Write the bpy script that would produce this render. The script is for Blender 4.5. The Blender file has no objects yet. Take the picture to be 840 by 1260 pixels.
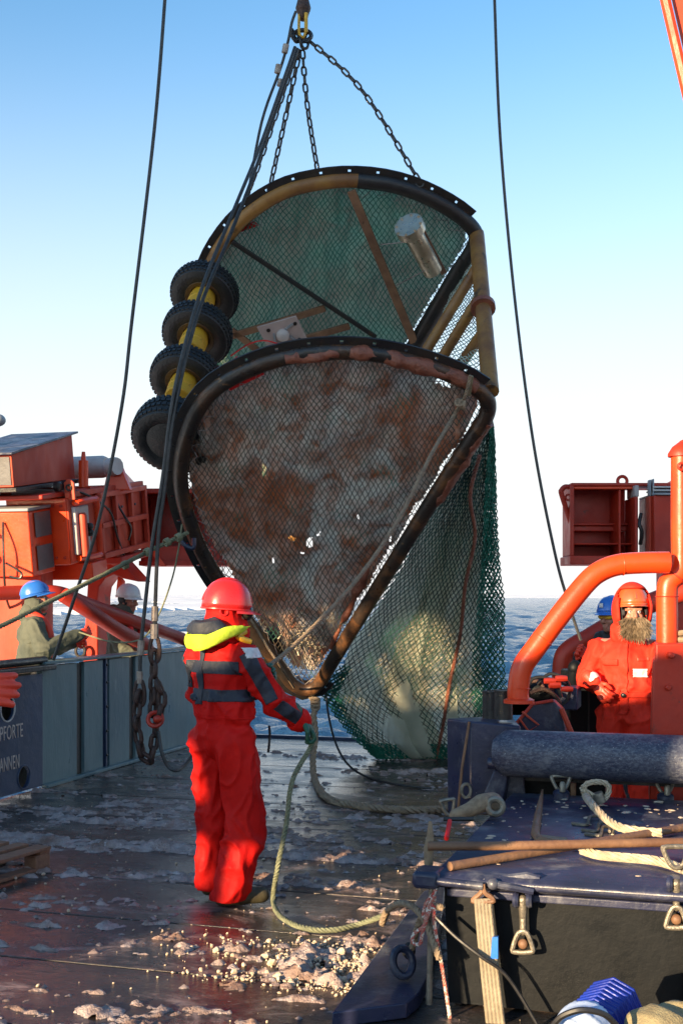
import bpy, bmesh, math, random
from mathutils import Vector, Matrix, noise
R = math.radians
random.seed(7)
SC = bpy.context.scene
C = SC.collection

# ------------------------------------------------------------------ camera
FPX, CX, HY, CZ = 1500.0, 420.0, 732.0, 1.8
cd = bpy.data.cameras.new('camera'); cam = bpy.data.objects.new('camera', cd); C.objects.link(cam)
cd.sensor_fit = 'VERTICAL'; cd.sensor_height = 36.0; cd.lens = FPX / 1260 * 36
cd.shift_y = (HY - 630) / 1260; cd.clip_start = .1; cd.clip_end = 20000
cam.location = (0, 0, CZ); cam.rotation_euler = (R(90), 0, 0)
SC.camera = cam

# ------------------------------------------------------------------ light
SUN = Vector((-.65, -.75, .2)).normalized()
w = bpy.data.worlds.new('World'); SC.world = w; w.use_nodes = True
nt = w.node_tree; nt.nodes.clear()
sky = nt.nodes.new('ShaderNodeTexSky'); sky.sky_type = 'NISHITA'; sky.sun_disc = False
sky.sun_elevation = math.asin(SUN.z); sky.sun_rotation = math.atan2(SUN.x, SUN.y)
sky.altitude = 0; sky.air_density = 1.0; sky.dust_density = .6; sky.ozone_density = 2.0
gm = nt.nodes.new('ShaderNodeGamma'); gm.inputs[1].default_value = 1.12           # deeper blue aloft
geo = nt.nodes.new('ShaderNodeTexCoord'); sx = nt.nodes.new('ShaderNodeSeparateXYZ')
hz = nt.nodes.new('ShaderNodeMapRange'); hz.interpolation_type = 'SMOOTHSTEP'     # white haze towards the horizon, all round
hz.inputs[1].default_value = .03; hz.inputs[2].default_value = .46; hz.inputs[3].default_value = 1; hz.inputs[4].default_value = 0
hm = nt.nodes.new('ShaderNodeMix'); hm.data_type = 'RGBA'; hm.inputs[7].default_value = (4.0, 3.98, 3.95, 1)
bg = nt.nodes.new('ShaderNodeBackground'); bg.inputs['Strength'].default_value = .094
ow = nt.nodes.new('ShaderNodeOutputWorld')
nt.links.new(sky.outputs[0], gm.inputs[0]); nt.links.new(geo.outputs['Generated'], sx.inputs[0]); nt.links.new(sx.outputs[2], hz.inputs[0])
nt.links.new(hz.outputs[0], hm.inputs[0]); tn = nt.nodes.new('ShaderNodeMix'); tn.data_type = 'RGBA'; tn.blend_type = 'MULTIPLY'; tn.inputs[0].default_value = 1; tn.inputs[7].default_value = (.8, 1.02, 1.06, 1); nt.links.new(gm.outputs[0], tn.inputs[6]); nt.links.new(tn.outputs[2], hm.inputs[6]); nt.links.new(hm.outputs[2], bg.inputs[0]); nt.links.new(bg.outputs[0], ow.inputs[0])
ld = bpy.data.lights.new('sun', 'SUN'); ld.energy = 4.8; ld.angle = R(.5); ld.color = (1, .74, .44)
lo = bpy.data.objects.new('sun', ld); C.objects.link(lo); lo.rotation_euler = SUN.to_track_quat('Z', 'Y').to_euler()
SC.view_settings.view_transform = 'Standard'; SC.view_settings.look = 'None'
SC.view_settings.exposure = 1.52; SC.view_settings.gamma = 1

# ------------------------------------------------------------------ helpers
def at(px, py, Y):
    return Vector(((px - CX) / FPX * Y, Y, CZ + (HY - py) / FPX * Y))
def deckpt(px, py, z=0.0):
    Y = (CZ - z) * FPX / (py - HY)
    return at(px, py, Y)
PD = Vector((.958, -.287, 0)).normalized(); AD = Vector((.287, .958, 0)).normalized(); ZD = Vector((0, 0, 1))
SHIP = Matrix((PD, AD, ZD)).transposed()          # ship axes: across, along, up
def sh(u, v, z): return PD * u + AD * v + ZD * z
def lerp(a, b, t): return a + (b - a) * t
def smooth(pts, k=6, closed=False):
    pts = [Vector(p) for p in pts]; n = len(pts); out = []
    rng = n if closed else n - 1
    for i in range(rng):
        if closed: p0, p1, p2, p3 = pts[i-1], pts[i], pts[(i+1) % n], pts[(i+2) % n]
        else: p0, p1, p2, p3 = pts[max(i-1, 0)], pts[i], pts[i+1], pts[min(i+2, n-1)]
        for j in range(k):
            t = j / k; t2 = t*t; t3 = t2*t
            out.append(.5*((2*p1) + (p2-p0)*t + (2*p0-5*p1+4*p2-p3)*t2 + (3*p1-p0-3*p2+p3)*t3))
    if not closed: out.append(pts[-1])
    return out

W = {}                                            # world matrix of every parent
def setp(o, **kw):
    for k, v in kw.items():
        if v: o[k] = v
def thing(name, label, cat, loc=(0, 0, 0), rz=0, group=None, kind=None):
    o = bpy.data.objects.new(name, None); C.objects.link(o)
    o.empty_display_size = .1
    o.location = loc; o.rotation_euler = (0, 0, rz)
    W[o] = Matrix.Translation(Vector(loc)) @ Matrix.Rotation(rz, 4, 'Z')
    setp(o, label=label, category=cat, group=group, kind=kind)
    return o
def tag(o, label=None, cat=None, group=None, kind=None):
    setp(o, label=label, category=cat, group=group, kind=kind); return o
def link_mesh(name, me, mat, parent=None):
    o = bpy.data.objects.new(name, me); C.objects.link(o)
    if mat: me.materials.clear(); me.materials.append(mat)
    if parent: o.parent = parent; W[o] = W[parent]
    else: W[o] = Matrix.Identity(4)
    return o

class MB:
    def __init__(s): s.v = []; s.f = []
    def add(s, vs, fs):
        b = len(s.v); s.v += [Vector(x) for x in vs]; s.f += [tuple(b + i for i in f) for f in fs]; return s
    def hexa(s, p):                                # bottom ring 0-3, top ring 4-7
        return s.add(p, [(3,2,1,0), (4,5,6,7), (0,1,5,4), (1,2,6,5), (2,3,7,6), (3,0,4,7)])
    def box(s, c, d, M=None):
        M = M or Matrix.Identity(3); c = Vector(c); x, y, z = d[0]/2, d[1]/2, d[2]/2
        return s.hexa([c + M @ Vector(q) for q in ((-x,-y,-z), (x,-y,-z), (x,y,-z), (-x,y,-z), (-x,-y,z), (x,-y,z), (x,y,z), (-x,y,z))])
    def prism(s, poly, ext):                       # polygon swept by vector ext
        n = len(poly); ext = Vector(ext)
        a = [Vector(p) for p in poly]
        return s.add(a + [p + ext for p in a], [tuple(range(n-1, -1, -1)), tuple(range(n, 2*n))] + [(i, (i+1) % n, n+(i+1) % n, n+i) for i in range(n)])
    def tube(s, pts, r, n=8, closed=False, caps=True, twist=0):
        pts = [Vector(p) for p in pts]; m = len(pts)
        rs = r if isinstance(r, (list, tuple)) else [r]*m
        T = []
        for i in range(m):
            a = pts[i-1] if (closed or i) else pts[0]; b = pts[(i+1) % m] if (closed or i < m-1) else pts[-1]
            d = b - a; T.append(d.normalized() if d.length > 1e-9 else Vector((0, 0, 1)))
        ref = Vector((0, 0, 1)) if abs(T[0].z) < .9 else Vector((1, 0, 0))
        N = (ref - T[0]*ref.dot(T[0])).normalized(); vs = []
        for i in range(m):
            N = N - T[i]*N.dot(T[i]); N = N.normalized() if N.length > 1e-9 else T[i].orthogonal().normalized(); B = T[i].cross(N)
            for k in range(n):
                a = 2*math.pi*k/n
                vs.append(pts[i] + (N*math.cos(a) + B*math.sin(a))*rs[i])
        fs = []
        for i in range(m if closed else m-1):
            for k in range(n):
                j = (i+1) % m
                fs.append((i*n+k, i*n+(k+1) % n, j*n+(k+1) % n, j*n+k))
        if caps and not closed: fs += [tuple(range(n-1, -1, -1)), tuple(range((m-1)*n, m*n))]
        return s.add(vs, fs)
    def strands(s, pts, rad, ns=3, pitch=.08, n=5):     # twisted rope
        pts = resample(pts, pitch/6); m = len(pts)
        ref = None; N = None
        lines = [[] for _ in range(ns)]
        for i in range(m):
            d = (pts[min(i+1, m-1)] - pts[max(i-1, 0)]).normalized()
            if N is None: N = d.orthogonal().normalized()
            N = (N - d*N.dot(d)).normalized(); B = d.cross(N)
            for k in range(ns):
                a = 2*math.pi*(k/ns + i/6)
                lines[k].append(pts[i] + (N*math.cos(a) + B*math.sin(a))*rad*(.52 if ns < 5 else .7))
        for L in lines: s.tube(L, rad*(.55 if ns < 5 else .36), n)
        return s
    def lathe(s, prof, M, n=16, closed=False):
        vs = []; m = len(prof)
        for r, h in prof:
            for k in range(n):
                a = 2*math.pi*k/n; vs.append(M @ Vector((r*math.cos(a), r*math.sin(a), h)))
        fs = [(i*n+k, i*n+(k+1) % n, ((i+1) % m)*n+(k+1) % n, ((i+1) % m)*n+k) for i in range(m if closed else m-1) for k in range(n)]
        if not closed: fs += [tuple(range(n-1, -1, -1)), tuple(range((m-1)*n, m*n))]
        return s.add(vs, fs)
    def ell(s, c, rad, M=None, n=14, m=9):
        M = M or Matrix.Identity(3); c = Vector(c); rad = rad if isinstance(rad, (tuple, list)) else (rad,)*3
        vs = [c + M @ Vector((0, 0, -rad[2]))]
        for i in range(1, m):
            t = -math.pi/2 + math.pi*i/m
            for k in range(n):
                a = 2*math.pi*k/n
                vs.append(c + M @ Vector((rad[0]*math.cos(t)*math.cos(a), rad[1]*math.cos(t)*math.sin(a), rad[2]*math.sin(t))))
        vs.append(c + M @ Vector((0, 0, rad[2]))); L = len(vs)-1
        fs = [(0, 1+(k+1) % n, 1+k) for k in range(n)]
        for i in range(m-2):
            for k in range(n): a = 1+i*n; fs.append((a+k, a+(k+1) % n, a+n+(k+1) % n, a+n+k))
        a = 1+(m-2)*n; fs += [(a+k, a+(k+1) % n, L) for k in range(n)]
        return s.add(vs, fs)
    def cap(s, a, b, ra, rb, n=12):                # tapered capsule
        a = Vector(a); b = Vector(b); d = (b-a).normalized(); pts = []; rs = []
        for t in (-.98, -.8, -.45, 0): pts.append(a + d*ra*t); rs.append(ra*math.sqrt(1-t*t))
        for t in (0, .45, .8, .98): pts.append(b + d*rb*t); rs.append(rb*math.sqrt(1-t*t))
        return s.tube(pts, rs, n)
    def chain(s, pts, rs, n=12):
        for i in range(len(pts)-1): s.cap(pts[i], pts[i+1], rs[i], rs[i+1], n)
        return s
    def ring(s, c, rad, r, M=None, n=20, k=7, sx=1, sy=1):
        M = M or Matrix.Identity(3); c = Vector(c)
        return s.tube([c + M @ Vector((math.cos(2*math.pi*i/n)*rad*sx, math.sin(2*math.pi*i/n)*rad*sy, 0)) for i in range(n)], r, k, closed=True)
    def mesh(s, name, parent=None, local=False):
        me = bpy.data.meshes.new(name)
        vs = s.v
        if parent and not local:
            inv = W[parent].inverted(); vs = [inv @ v for v in vs]
        me.from_pydata([tuple(v) for v in vs], [], s.f); me.validate(); me.update()
        return me
    def build(s, name, mat, parent=None, bevel=0, smooth=True, solid=0, local=False, ang=40, kind=None, fix=True):
        me = s.mesh(name, parent, local)
        if fix:
            bm = bmesh.new(); bm.from_mesh(me); bmesh.ops.recalc_face_normals(bm, faces=bm.faces); bm.to_mesh(me); bm.free()
        if smooth:
            me.polygons.foreach_set('use_smooth', [True]*len(me.polygons)); me.set_sharp_from_angle(angle=R(ang))
        o = link_mesh(name, me, mat, parent)
        if solid:
            m = o.modifiers.new('solid', 'SOLIDIFY'); m.thickness = solid; m.offset = 0
        if bevel:
            m = o.modifiers.new('bevel', 'BEVEL'); m.width = bevel; m.segments = 2; m.limit_method = 'ANGLE'; m.angle_limit = R(40)
        if kind: o['kind'] = kind
        return o
def resample(pts, step):
    out = [pts[0].copy()]; acc = 0
    for a, b in zip(pts, pts[1:]):
        L = (b-a).length; t = step - acc
        while t < L: out.append(a.lerp(b, t/L)); t += step
        acc = L - (t - step)
    return out
def axis_mat(o, d, up=None):
    d = Vector(d).normalized(); up = Vector(up) if up else (Vector((0, 0, 1)) if abs(d.z) < .95 else Vector((1, 0, 0)))
    x = up.cross(d).normalized(); y = d.cross(x)
    M = Matrix((x, y, d)).transposed().to_4x4(); M.translation = Vector(o); return M
def copy_of(o, parent=None, loc=None, rot=None):
    c = o.copy(); C.objects.link(c)
    if parent: c.parent = parent
    if loc is not None: c.location = loc
    if rot is not None: c.rotation_euler = rot
    return c

# ------------------------------------------------------------------ materials
def pmat(name, base, var=None, vs=3, rough=.5, metal=0, bump=.15, bs=25, patches=(), rvar=.12, spec=.5, coat=0, sub=0, stretch=(1, 1, 1), trans=0):
    m = bpy.data.materials.new(name); m.use_nodes = True; t = m.node_tree; N = t.nodes; L = t.links
    b = N['Principled BSDF']; out = N['Material Output']
    tc = N.new('ShaderNodeTexCoord'); mp = N.new('ShaderNodeMapping'); mp.inputs['Scale'].default_value = stretch
    L.new(tc.outputs['Object'], mp.inputs['Vector'])
    def nz(scale, det=6, rg=.6, dist=0):
        n = N.new('ShaderNodeTexNoise'); n.inputs['Scale'].default_value = scale; n.inputs['Detail'].default_value = det
        n.inputs['Roughness'].default_value = rg; n.inputs['Distortion'].default_value = dist
        L.new(mp.outputs[0], n.inputs['Vector']); return n
    def mix(a, bcol, fac):
        x = N.new('ShaderNodeMix'); x.data_type = 'RGBA'
        L.new(fac, x.inputs[0])
        if isinstance(a, tuple): x.inputs[6].default_value = (*a, 1)
        else: L.new(a, x.inputs[6])
        x.inputs[7].default_value = (*bcol, 1); return x.outputs[2]
    def ramp(src, lo, hi):
        r = N.new('ShaderNodeMapRange'); r.interpolation_type = 'SMOOTHSTEP'; r.inputs[1].default_value = lo; r.inputs[2].default_value = hi
        L.new(src, r.inputs[0]); return r.outputs[0]
    var = var or tuple(c*.7 for c in base)
    col = mix(base, var, ramp(nz(vs).outputs['Fac'], .35, .68))
    for pc, ps, lo, hi in patches: col = mix(col, pc, ramp(nz(ps, 8, .65, .4).outputs['Fac'], lo, hi))
    L.new(col, b.inputs['Base Color'])
    n2 = nz(vs*2.3); rr = N.new('ShaderNodeMapRange'); rr.inputs[3].default_value = max(0, rough-rvar); rr.inputs[4].default_value = min(1, rough+rvar)
    rr.inputs[1].default_value = .3; rr.inputs[2].default_value = .7
    L.new(n2.outputs['Fac'], rr.inputs[0]); L.new(rr.outputs[0], b.inputs['Roughness'])
    b.inputs['Metallic'].default_value = metal; b.inputs['Specular IOR Level'].default_value = spec
    b.inputs['Coat Weight'].default_value = coat
    if sub: b.inputs['Subsurface Weight'].default_value = sub; b.inputs['Subsurface Radius'].default_value = (.01, .004, .002)
    if bump:
        bp = N.new('ShaderNodeBump'); bp.inputs['Strength'].default_value = bump; bp.inputs['Distance'].default_value = .02
        L.new(nz(bs, 5).outputs['Fac'], bp.inputs['Height']); L.new(bp.outputs[0], b.inputs['Normal'])
    if trans:
        tr = N.new('ShaderNodeBsdfTranslucent'); L.new(col, tr.inputs[0]); ms = N.new('ShaderNodeMixShader'); ms.inputs[0].default_value = trans
        L.new(b.outputs[0], ms.inputs[1]); L.new(tr.outputs[0], ms.inputs[2]); L.new(ms.outputs[0], out.inputs[0])
    return m
M = {}
rust = (.16, .055, .022)
M['orange'] = pmat('orange_paint', (.8, .062, .006), (.66, .04, .005), 2, .38, bump=.12, bs=18, patches=[((.3, .04, .015), 5, .64, .72), ((.14, .05, .025), 14, .68, .73), ((.75, .22, .1), 9, .68, .8)], coat=.15)
M['dred'] = pmat('red_oxide_paint', (.5, .03, .008), (.36, .02, .007), 2, .5, bump=.14, bs=18, patches=[((.2, .025, .012), 6, .58, .7), ((.1, .04, .025), 16, .66, .72)])
M['fred'] = pmat('faded_red_paint', (.58, .075, .032), (.46, .045, .018), 2.5, .6, bump=.1, bs=16, patches=[((.25, .07, .04), 6, .6, .75)], stretch=(1, 1, .4))
M['grey'] = pmat('grey_paint', (.32, .34, .36), (.22, .24, .25), 3, .5, patches=[((.2, .09, .05), 7, .64, .74)])
M['lgrey'] = pmat('pale_grey_paint', (.55, .52, .5), (.42, .36, .34), 3, .5)
M['teal'] = pmat('teal_bulwark_paint', (.105, .175, .19), (.075, .13, .15), 2, .42, bump=.35, bs=9, rvar=.15, stretch=(1, 1, .35), patches=[((.17, .23, .23), 8, .6, .78), ((.07, .05, .035), 5, .68, .76)])
M['gate'] = pmat('dark_blue_gate_paint', (.03, .05, .105), (.02, .035, .075), 2, .38, bump=.25, bs=10, patches=[((.05, .035, .03), 6, .66, .75)])
M['black'] = pmat('black_steel', (.018, .017, .018), (.03, .025, .02), 4, .4, bump=.3, bs=22, patches=[((.07, .035, .018), 6, .6, .72)])
M['navy'] = pmat('navy_deck_paint', (.026, .03, .07), (.016, .02, .042), 3, .36, bump=.15, bs=30, patches=[((.13, .135, .16), 4, .5, .72), ((.09, .04, .025), 7, .66, .74), ((.35, .34, .36), 48, .66, .74)])
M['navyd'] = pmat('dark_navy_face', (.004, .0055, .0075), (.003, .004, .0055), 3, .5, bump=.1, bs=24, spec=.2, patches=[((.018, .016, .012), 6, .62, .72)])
M['rubber'] = pmat('black_rubber', (.014, .015, .017), (.022, .022, .022), 5, .45, bump=.35, bs=45, patches=[((.08, .08, .075), 18, .68, .76)])
M['yellow'] = pmat('yellow_paint', (.72, .42, .025), (.6, .33, .03), 4, .5, patches=[((.12, .08, .03), 8, .62, .7)])
M['rim'] = pmat('rusty_rim', (.11, .06, .018), (.05, .03, .015), 4, .5, bump=.3, patches=[((.16, .035, .02), 6, .55, .68)])
M['rustpipe'] = pmat('rusty_yellow_pipe', (.3, .15, .035), (.17, .075, .025), 3, .5, bump=.3, bs=16, patches=[((.05, .03, .02), 5, .58, .7)])
M['rustbar'] = pmat('rusty_bar', (.24, .13, .07), (.14, .07, .04), 4, .55, .0, bump=.3, bs=30, patches=[((.08, .04, .025), 10, .6, .7)])
M['frame'] = pmat('trawl_frame_paint', (.024, .02, .017), (.06, .032, .018), 3, .33, bump=.5, bs=14, patches=[((.19, .08, .03), 3, .52, .7), ((.3, .16, .06), 9, .62, .74)])
M['mud'] = pmat('red_brown_mud', (.28, .095, .055), (.17, .055, .032), 6, .4, bump=.8, bs=30)
M['chain'] = pmat('chain_steel', (.1, .085, .07), (.05, .04, .035), 20, .42, .6, bump=.3, bs=60)
M['rchain'] = pmat('rusty_chain', (.085, .042, .03), (.045, .028, .024), 15, .55, .2, bump=.5, bs=60)
M['wire'] = pmat('wire_rope', (.07, .068, .066), (.045, .044, .042), 20, .45, .4, bump=.3, bs=120)
M['socket'] = pmat('wire_socket', (.4, .33, .27), (.26, .2, .16), 20, .5, .3)
M['shackle'] = pmat('galvanised_shackle', (.28, .25, .2), (.17, .15, .12), 20, .45, .6, bump=.3, bs=60)
M['gold'] = pmat('yellow_shackle', (.7, .4, .03), (.5, .28, .03), 20, .4, .1)
M['steelcyl'] = pmat('stainless_steel', (.62, .54, .42), (.48, .4, .29), 6, .34, .9, bump=.15)
M['glass'] = pmat('lens_glass', (.16, .17, .17), (.12, .12, .13), 20, .3, 0, bump=0)
M['plate'] = pmat('pale_plastic_plate', (.5, .4, .37), (.4, .31, .28), 5, .5)
M['greennet'] = pmat('green_twine', (.012, .17, .11), (.01, .11, .075), 9, .6, bump=0)
M['dullnet'] = pmat('muddy_twine', (.1, .11, .09), (.1, .06, .04), 3, .6, bump=0, patches=[((.04, .15, .11), 3, .52, .66)])
M['blacknet'] = pmat('dark_twine', (.012, .03, .026), (.01, .02, .018), 9, .6, bump=0)
M['whitetwine'] = pmat('pale_twine', (.3, .26, .24), (.1, .08, .07), 20, .7, bump=0)
M['ropet'] = pmat('tan_rope', (.3, .22, .14), (.2, .14, .09), 30, .75, bump=.3, bs=120)
M['ropeg'] = pmat('green_grey_rope', (.19, .2, .12), (.12, .13, .08), 25, .75, bump=.3, bs=120)
M['ropeb'] = pmat('black_cable', (.015, .015, .017), None, 20, .45, bump=0)
M['ropew'] = pmat('cream_wire_rope', (.5, .42, .3), (.36, .29, .2), 25, .55, bump=.2, bs=100)
M['roper'] = pmat('red_white_cord', (.45, .2, .15), (.5, .05, .04), 60, .7, bump=0, patches=[((.65, .6, .52), 45, .5, .55)])
M['snow'] = pmat('slush_snow', (.46, .38, .36), (.3, .22, .2), 7, .45, bump=.9, bs=60, patches=[((.22, .13, .095), 2.4, .42, .66), ((.6, .54, .53), 26, .56, .7)], rvar=.2)
M['ice'] = pmat('white_ice', (.64, .51, .38), (.48, .36, .25), 20, .45, bump=.3, bs=60)
M['skin'] = pmat('skin', (.42, .2, .135), (.38, .15, .1), 12, .5, bump=.05, sub=.1)
M['suit'] = pmat('red_survival_suit', (.6, .009, .007), (.46, .006, .005), 4, .65, bump=.4, bs=14, spec=.15)
M['suito'] = pmat('orange_red_suit', (.68, .04, .02), (.56, .025, .013), 4, .65, bump=.4, bs=16, spec=.15)
M['band'] = pmat('navy_cloth', (.02, .025, .04), (.012, .016, .028), 6, .65, bump=.3, bs=30)
M['hivis'] = pmat('hi_vis_cloth', (.5, .66, .05), (.4, .54, .035), 6, .75, bump=.6, bs=20, spec=.15, patches=[((.3, .36, .06), 9, .6, .75)])
M['white'] = pmat('white_cloth', (.72, .7, .7), None, 20, .6)
M['olive'] = pmat('olive_parka', (.1, .108, .082), (.065, .075, .06), 5, .75, bump=.4, bs=18, spec=.2)
M['dark'] = pmat('dark_cloth', (.025, .026, .03), (.018, .018, .02), 6, .75, bump=.3, bs=30)
M['helr'] = pmat('red_helmet', (.68, .02, .018), (.62, .016, .016), 5, .3, bump=.03, coat=.4)
M['helo'] = pmat('orange_helmet', (.7, .11, .03), None, 5, .3, bump=0, coat=.4)
M['helb'] = pmat('blue_helmet', (.03, .17, .6), (.025, .14, .52), 5, .3, bump=.02, coat=.4)
M['helw'] = pmat('white_helmet', (.7, .68, .66), (.6, .58, .56), 5, .3, bump=.02, coat=.4)
M['gloveg'] = pmat('green_rubber_glove', (.012, .1, .06), None, 8, .5)
M['glover'] = pmat('orange_rubber_glove', (.8, .06, .025), (.68, .045, .02), 6, .5, bump=.15)
M['boot'] = pmat('brown_boot', (.07, .06, .03), (.045, .035, .02), 10, .6, bump=.3)
M['beard'] = pmat('grey_brown_hair', (.25, .18, .11), (.1, .07, .04), 25, .6, bump=0)
M['eyew'] = pmat('eye_white', (.75, .72, .7), None, 5, .2, bump=0)
M['pupil'] = pmat('eye_dark', (.02, .02, .02), None, 5, .15, bump=0)
M['wood'] = pmat('pallet_wood', (.3, .15, .085), (.2, .1, .06), 5, .75, bump=.4, bs=40, stretch=(1, 6, 6), patches=[((.12, .07, .045), 6, .6, .75)])
M['strap'] = pmat('tan_webbing', (.3, .25, .18), (.22, .18, .125), 12, .8, bump=.4, bs=90)
M['bluep'] = pmat('bright_blue_plastic', (.008, .03, .32), (.006, .02, .24), 8, .35)
M['pblue'] = pmat('pale_blue_cloth', (.4, .5, .68), (.3, .38, .6), 12, .6)
M['burlap'] = pmat('tan_sacking', (.27, .23, .13), (.2, .16, .09), 18, .8, bump=.5, bs=120)
M['redcloth'] = pmat('bright_red_plastic', (.7, .015, .015), None, 6, .5)
M['text'] = pmat('pale_stencil_paint', (.55, .46, .42), (.42, .34, .3), 14, .6, bump=0)
M['drail'] = pmat('shaded_red_paint', (.32, .02, .008), (.24, .016, .007), 2, .5, bump=.12, bs=18)  # red paint darkened: the guard rail's shade is put into this colour
M['dgrey'] = pmat('dark_grey_paint', (.13, .13, .135), (.09, .085, .085), 3, .5, patches=[((.12, .06, .03), 7, .64, .74)])
M['frost'] = pmat('frosted_navy_steel', (.03, .036, .07), (.05, .056, .09), 5, .45, bump=.35, bs=40, patches=[((.12, .13, .165), 70, .42, .66), ((.17, .175, .2), 9, .5, .75), ((.55, .55, .56), 110, .64, .7)], stretch=(.7, .7, 1.3))
M['bagnet'] = pmat('dark_green_twine', (.012, .075, .052), (.012, .035, .028), 5, .6, bump=0)
M['palenet'] = pmat('pale_green_twine', (.42, .48, .42), (.1, .25, .18), 6, .6, bump=0)
M['pinkp'] = pmat('faded_pink_panel', (.5, .25, .18), (.42, .17, .11), 2.5, .6, bump=.1, bs=16, patches=[((.3, .1, .06), 6, .62, .75)], stretch=(1, 1, .4))
M['hull'] = pmat('hull_paint', (.05, .07, .12), None, 2, .5)
M['blocker'] = pmat('white_blocker_paint', (.7, .69, .66), (.62, .6, .57), 2, .5)
# ---- special materials
def deck_mat():
    m = bpy.data.materials.new('wet_deck'); m.use_nodes = True; t = m.node_tree; N = t.nodes; L = t.links; b = N['Principled BSDF']
    tc = N.new('ShaderNodeTexCoord'); mp = N.new('ShaderNodeMapping'); mp.inputs['Rotation'].default_value = (0, 0, -math.atan2(PD.y, PD.x)); L.new(tc.outputs['Object'], mp.inputs[0])
    mp2 = N.new('ShaderNodeMapping'); mp2.inputs['Scale'].default_value = (.75, 1.25, 1); L.new(mp.outputs[0], mp2.inputs[0])
    def nz(s, d=8, rg=.62, dist=.3):
        n = N.new('ShaderNodeTexNoise'); n.inputs['Scale'].default_value = s; n.inputs['Detail'].default_value = d; n.inputs['Roughness'].default_value = rg; n.inputs['Distortion'].default_value = dist
        L.new(mp2.outputs[0], n.inputs[0]); return n.outputs['Fac']
    def rg(x, a, c, lo=0, hi=1):
        r = N.new('ShaderNodeMapRange'); r.interpolation_type = 'SMOOTHSTEP'; r.inputs[1].default_value = a; r.inputs[2].default_value = c; r.inputs[3].default_value = lo; r.inputs[4].default_value = hi; L.new(x, r.inputs[0]); return r.outputs[0]
    def mix(f, a, c):
        x = N.new('ShaderNodeMix'); x.data_type = 'RGBA'; L.new(f, x.inputs[0])
        if isinstance(a, tuple): x.inputs[6].default_value = (*a, 1)
        else: L.new(a, x.inputs[6])
        x.inputs[7].default_value = (*c, 1); return x.outputs[2]
    c = mix(rg(nz(1.2), .35, .65), (.024, .025, .027), (.042, .028, .024))
    c = mix(rg(nz(3), .5, .75), c, (.075, .052, .045))
    slush = rg(nz(2.2, 10, .74, .8), .5, .68)
    c = mix(slush, c, (.3, .22, .2))
    spk = rg(nz(22, 4, .6, 0), .66, .74)
    c = mix(spk, c, (.42, .36, .35))
    L.new(c, b.inputs['Base Color'])
    r = rg(nz(2.6), .35, .62, .08, .36); L.new(r, b.inputs['Roughness'])
    bp = N.new('ShaderNodeBump'); bp.inputs['Strength'].default_value = .32; bp.inputs['Distance'].default_value = .02; L.new(nz(14, 9, .7), bp.inputs['Height'])
    L.new(bp.outputs[0], b.inputs['Normal'])
    return m
M['deck'] = deck_mat()
def sea_mat():
    m = bpy.data.materials.new('sea_water'); m.use_nodes = True; t = m.node_tree; N = t.nodes; L = t.links; b = N['Principled BSDF']
    tc = N.new('ShaderNodeTexCoord'); mp = N.new('ShaderNodeMapping'); mp.inputs['Scale'].default_value = (.5, 1, 1); mp.inputs['Rotation'].default_value = (0, 0, .25); L.new(tc.outputs['Object'], mp.inputs[0])
    n = N.new('ShaderNodeTexNoise'); n.inputs['Scale'].default_value = 1.1; n.inputs['Detail'].default_value = 8; n.inputs['Roughness'].default_value = .62; L.new(mp.outputs[0], n.inputs[0])
    n2 = N.new('ShaderNodeTexNoise'); n2.inputs['Scale'].default_value = .05; n2.inputs['Detail'].default_value = 6; L.new(mp.outputs[0], n2.inputs[0])
    x = N.new('ShaderNodeMix'); x.data_type = 'RGBA'; x.inputs[6].default_value = (.008, .036, .105, 1); x.inputs[7].default_value = (.018, .065, .16, 1); L.new(n2.outputs[0], x.inputs[0])
    L.new(x.outputs[2], b.inputs['Base Color'])
    b.inputs['Roughness'].default_value = .07; b.inputs['Specular IOR Level'].default_value = .36; b.inputs['IOR'].default_value = 1.33
    bp = N.new('ShaderNodeBump'); bp.inputs['Strength'].default_value = 1; bp.inputs['Distance'].default_value = .6; L.new(n.outputs[0], bp.inputs['Height']); L.new(bp.outputs[0], b.inputs['Normal'])
    return m
M['sea'] = sea_mat()
M['floe'] = pmat('sea_ice_snow', (.9, .88, .87), (.78, .8, .84), .02, .8, bump=0, patches=[((.4, .47, .56), .04, .6, .68)])
def liner_mat(name, a, b_, c_, s=1.6, tl=.3):
    return pmat(name, a, b_, s, .55, bump=.6, bs=12, patches=[(c_, s*.7, .36, .66), (tuple(x*.8 for x in c_), s*2.6, .42, .7), (tuple(x*.5 for x in b_), s*4, .58, .8)], trans=tl)
M['liner1'] = liner_mat('muddy_liner', (.78, .77, .66), (.58, .53, .42), (.5, .14, .05), 1.9, .4)
M['liner2'] = liner_mat('green_liner', (.3, .54, .4), (.2, .4, .28), (.38, .34, .25), 1.2)
M['liner3'] = pmat('cream_liner', (.84, .83, .68), (.7, .72, .58), 3, .7, bump=.6, bs=14, stretch=(1, 1, .3), patches=[((.3, .18, .1), 4, .62, .76)], trans=.62)

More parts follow.
